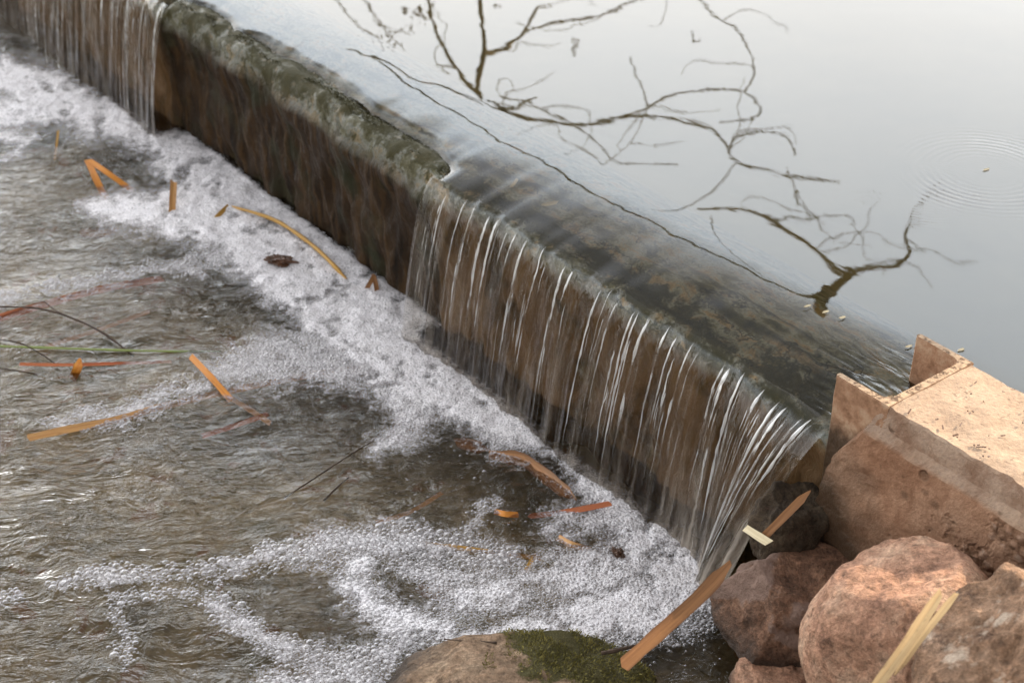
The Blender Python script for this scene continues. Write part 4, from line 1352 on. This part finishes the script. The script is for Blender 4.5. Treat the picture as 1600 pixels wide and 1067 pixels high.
# fine twigs
rt = np.random.default_rng(17)
parts = []
for k in range(52):
    src = BR[rt.integers(len(BR))][0]
    i = rt.integers(len(src))
    x, y = src[i]; an = rt.uniform(0, 2 * math.pi); pts = []
    if y > 330 and x < 1250: continue
    for j in range(rt.integers(6, 14)):
        pts.append((x, y)); an += rt.normal(0, .45); x += 17 * math.cos(an); y += 12 * math.sin(an)
    pts = [q_ for q_ in pts if q_[1] < 330 or q_[0] > 1250]
    if len(pts) < 4: continue
    if any(uw_of(at(a_, b_, HP))[1] > -.20 for a_, b_ in pts): continue
    c = np.array([mirror(a_, b_, LB + .3) for a_, b_ in spline(pts, 3 * len(pts))])
    parts.append(tube(c, np.linspace(.0026, .0013, len(c)), 5))
v, f = merge(parts)
tag(link('twigs', v, f, M['bark'], tree), kind='stuff')
# trunk standing on the far bank
e0, e1 = mirror(740, -120, LB), mirror(664, -50, LB + .1)
base = np.array([.6, 10.6, .45])
c = spline([base, base + np.array([-.15, -1.0, .9]), (base + e0) / 2 + np.array([0, 0, .6]), e0], 20)
v, f = tube(c, np.linspace(.16, .022, 20), 10)
link('trunk', v, f, M['bark'], tree)
c = spline([(base + e0) / 2 + np.array([0, 0, .6]), (base + e1) / 2 + np.array([-.2, -.8, .5]), e1], 12)
v, f = tube(c, np.linspace(.04, .012, 12), 8)
link('branch', v, f, M['bark'], tree)
# last dry leaves
vs, fs = [], []
for (x, y, s, n) in ((662, 22, 14, 46), (640, 46, 7, 10), (628, 18, 9, 12), (600, 46, 12, 14), (618, 72, 10, 12), (776, 12, 5, 7), (578, 52, 14, 8), (1088, 62, 6, 6), (896, 66, 6, 6), (895, 84, 4, 4)):
    for j in range(n):
        p = mirror(x + rt.normal(0, s * .6), y + rt.normal(0, s * .6), LB + .1 + rt.normal(0, .05))
        a1 = rt.normal(0, 1, 3); a1 /= np.linalg.norm(a1); a2 = np.cross(a1, rt.normal(0, 1, 3)); a2 /= np.linalg.norm(a2)
        L_ = rt.uniform(.007, .016); b_ = len(vs)
        vs += [p - a1 * L_, p + a2 * L_ * .45, p + a1 * L_, p - a2 * L_ * .45]; fs.append([b_, b_ + 1, b_ + 2, b_ + 3])
link('leaves', np.array(vs), fs, M['dryleaf'], tree)

# ------------------------------------------------------------------ unseen evergreens added on the right bank to shade the pool
sd = np.array([math.sin(rad(SUN_AZ)), math.cos(rad(SUN_AZ)), 0])       # towards the sun, on the ground


def evergreen(c, w_, h_, n, seed, label):
    t = empty('shade_tree', c, label, 'tree', 'unseen evergreens added to shade the pool')
    r = np.random.default_rng(seed)
    th = r.uniform(0, 2 * math.pi, n); hh = r.uniform(0, 1, n) ** .9
    rr_ = w_ * np.sqrt(r.uniform(.1, 1, n)) * (1 - .35 * hh) * (1 + .25 * vnoise(th * 1.6, hh * 5, seed=seed))
    p = np.stack([c[0] + rr_ * np.cos(th), c[1] + rr_ * np.sin(th), c[2] + .1 + hh * h_], -1)
    a1 = r.normal(0, 1, (n, 3)); a1 /= np.linalg.norm(a1, axis=1, keepdims=True)
    a2 = np.cross(a1, r.normal(0, 1, (n, 3))); a2 /= np.linalg.norm(a2, axis=1, keepdims=True)
    s = r.uniform(.06, .13, n)[:, None]
    V = np.stack([p - a1 * s, p + a2 * s * .5, p + a1 * s, p - a2 * s * .5], 1).reshape(-1, 3)
    link('crown', V, np.arange(4 * n).reshape(-1, 4), M['leafdark'], t, smooth=False)
    v, f = tube([c, np.array(c) + [0, 0, h_ * .5], np.array(c) + [0.05, 0, h_ * .9]], [.12, .08, .02], 9)
    link('trunk', v, f, M['bark'], t)


edge_pt = np.array([.49, 1.82, .4])             # the shadow's edge crosses here
lat = np.array([-sd[1], sd[0], 0])      # leftwards, seen towards the sun
for k, (off, dist, w_, h_) in enumerate(((.66, 4.3, .80, 4.4), (1.80, 4.5, .85, 4.8), (2.75, 4.9, .75, 5.2))):
    c = edge_pt + sd * dist + lat * off; c[2] = .45
    evergreen(c, w_, h_, 9000, 200 + k, ('nearest unseen evergreen added to shade the pool', 'middle unseen evergreen added to shade the pool', 'farthest unseen evergreen added to shade the pool')[k])

# ------------------------------------------------------------------ light, sky, camera
wld = bpy.data.worlds.new('World'); S.world = wld; wld.use_nodes = True
nt = wld.node_tree; nt.nodes.clear()
sky = nt.nodes.new('ShaderNodeTexSky'); sky.sky_type = 'NISHITA'; sky.sun_disc = False
sky.sun_elevation = rad(SUN_EL); sky.sun_rotation = rad(SUN_AZ)
sky.air_density = 1.0; sky.dust_density = 4.0; sky.ozone_density = 1.0
bg = nt.nodes.new('ShaderNodeBackground'); bg.inputs[1].default_value = .10
CLOUD = 48.5
out = nt.nodes.new('ShaderNodeOutputWorld')
# bright hazy cloud, strongest low over the far side of the pond, thinning to blue overhead
tc = nt.nodes.new('ShaderNodeTexCoord')
nz = nt.nodes.new('ShaderNodeTexNoise'); nz.inputs['Scale'].default_value = 1.6; nz.inputs['Detail'].default_value = 4
nt.links.new(tc.outputs['Generated'], nz.inputs['Vector'])
sp = nt.nodes.new('ShaderNodeSeparateXYZ'); nt.links.new(tc.outputs['Generated'], sp.inputs[0])
el = nt.nodes.new('ShaderNodeValToRGB')
for k, (p_, v_) in enumerate(((0.0, (.78, .76, .72)), (.34, (.79, .79, .775)), (.53, (.85, .93, 1.0)), (.63, (.40, .41, .43)), (.72, (.17, .172, .175)), (1.0, (.205, .195, .183)))):
    e_ = el.color_ramp.elements[k] if k < 2 else el.color_ramp.elements.new(p_)
    e_.position = p_; e_.color = (*v_, 1)
nt.links.new(sp.outputs[2], el.inputs[0])
dt = nt.nodes.new('ShaderNodeVectorMath'); dt.operation = 'DOT_PRODUCT'
nt.links.new(tc.outputs['Generated'], dt.inputs[0]); dt.inputs[1].default_value = (.15, .99, 0)
az = nt.nodes.new('ShaderNodeMapRange'); nt.links.new(dt.outputs['Value'], az.inputs[0])
az.inputs[1].default_value = -.4; az.inputs[2].default_value = .75; az.inputs[3].default_value = .27; az.inputs[4].default_value = 1.0
ml = nt.nodes.new('ShaderNodeMath'); ml.operation = 'MULTIPLY'
ml.inputs[1].default_value = CLOUD
nt.links.new(az.outputs[0], ml.inputs[0])
cl = nt.nodes.new('ShaderNodeVectorMath'); cl.operation = 'SCALE'
nt.links.new(el.outputs[0], cl.inputs[0])
nt.links.new(ml.outputs[0], cl.inputs['Scale'])
mr = nt.nodes.new('ShaderNodeMapRange'); mr.inputs[1].default_value = .3; mr.inputs[2].default_value = .7; mr.inputs[3].default_value = .84; mr.inputs[4].default_value = .96
nt.links.new(nz.outputs['Fac'], mr.inputs[0])
mx = nt.nodes.new('ShaderNodeMix'); mx.data_type = 'RGBA'
nt.links.new(mr.outputs[0], mx.inputs[0]); nt.links.new(sky.outputs[0], mx.inputs[6])
nt.links.new(cl.outputs[0], mx.inputs[7])
nt.links.new(mx.outputs[2], bg.inputs[0]); nt.links.new(bg.outputs[0], out.inputs[0])

sl = bpy.data.lights.new('sun', 'SUN'); sl.energy = 5.0; sl.angle = rad(.6); sl.color = (1.0, .86, .66)
so = bpy.data.objects.new('sun', sl); COL.objects.link(so)
to_sun = Vector((math.sin(rad(SUN_AZ)) * math.cos(rad(SUN_EL)), math.cos(rad(SUN_AZ)) * math.cos(rad(SUN_EL)), math.sin(rad(SUN_EL))))
so.rotation_euler = to_sun.to_track_quat('Z', 'Y').to_euler(); so.location = (3, 3, 5)

cd = bpy.data.cameras.new('camera'); co = bpy.data.objects.new('camera', cd); COL.objects.link(co)
cd.sensor_width = 22.2; cd.lens = 22.2 * FPX / 1600; cd.clip_start = .05; cd.clip_end = 2000
co.location = (0, 0, CAMZ); co.rotation_euler = (math.pi / 2 - PITCH, 0, 0)
cd.dof.use_dof = True; cd.dof.focus_distance = 2.35; cd.dof.aperture_fstop = 3.8
S.camera = co
S.view_settings.view_transform = 'Standard'; S.view_settings.look = 'None'
S.view_settings.exposure = .72; S.view_settings.gamma = 1
S.render.engine = 'CYCLES'
S.cycles.max_bounces = 10; S.cycles.transparent_max_bounces = 24; S.cycles.glossy_bounces = 4; S.cycles.transmission_bounces = 4; S.cycles.diffuse_bounces = 3
S.cycles.use_denoising = True
S.cycles.sample_clamp_indirect = 8
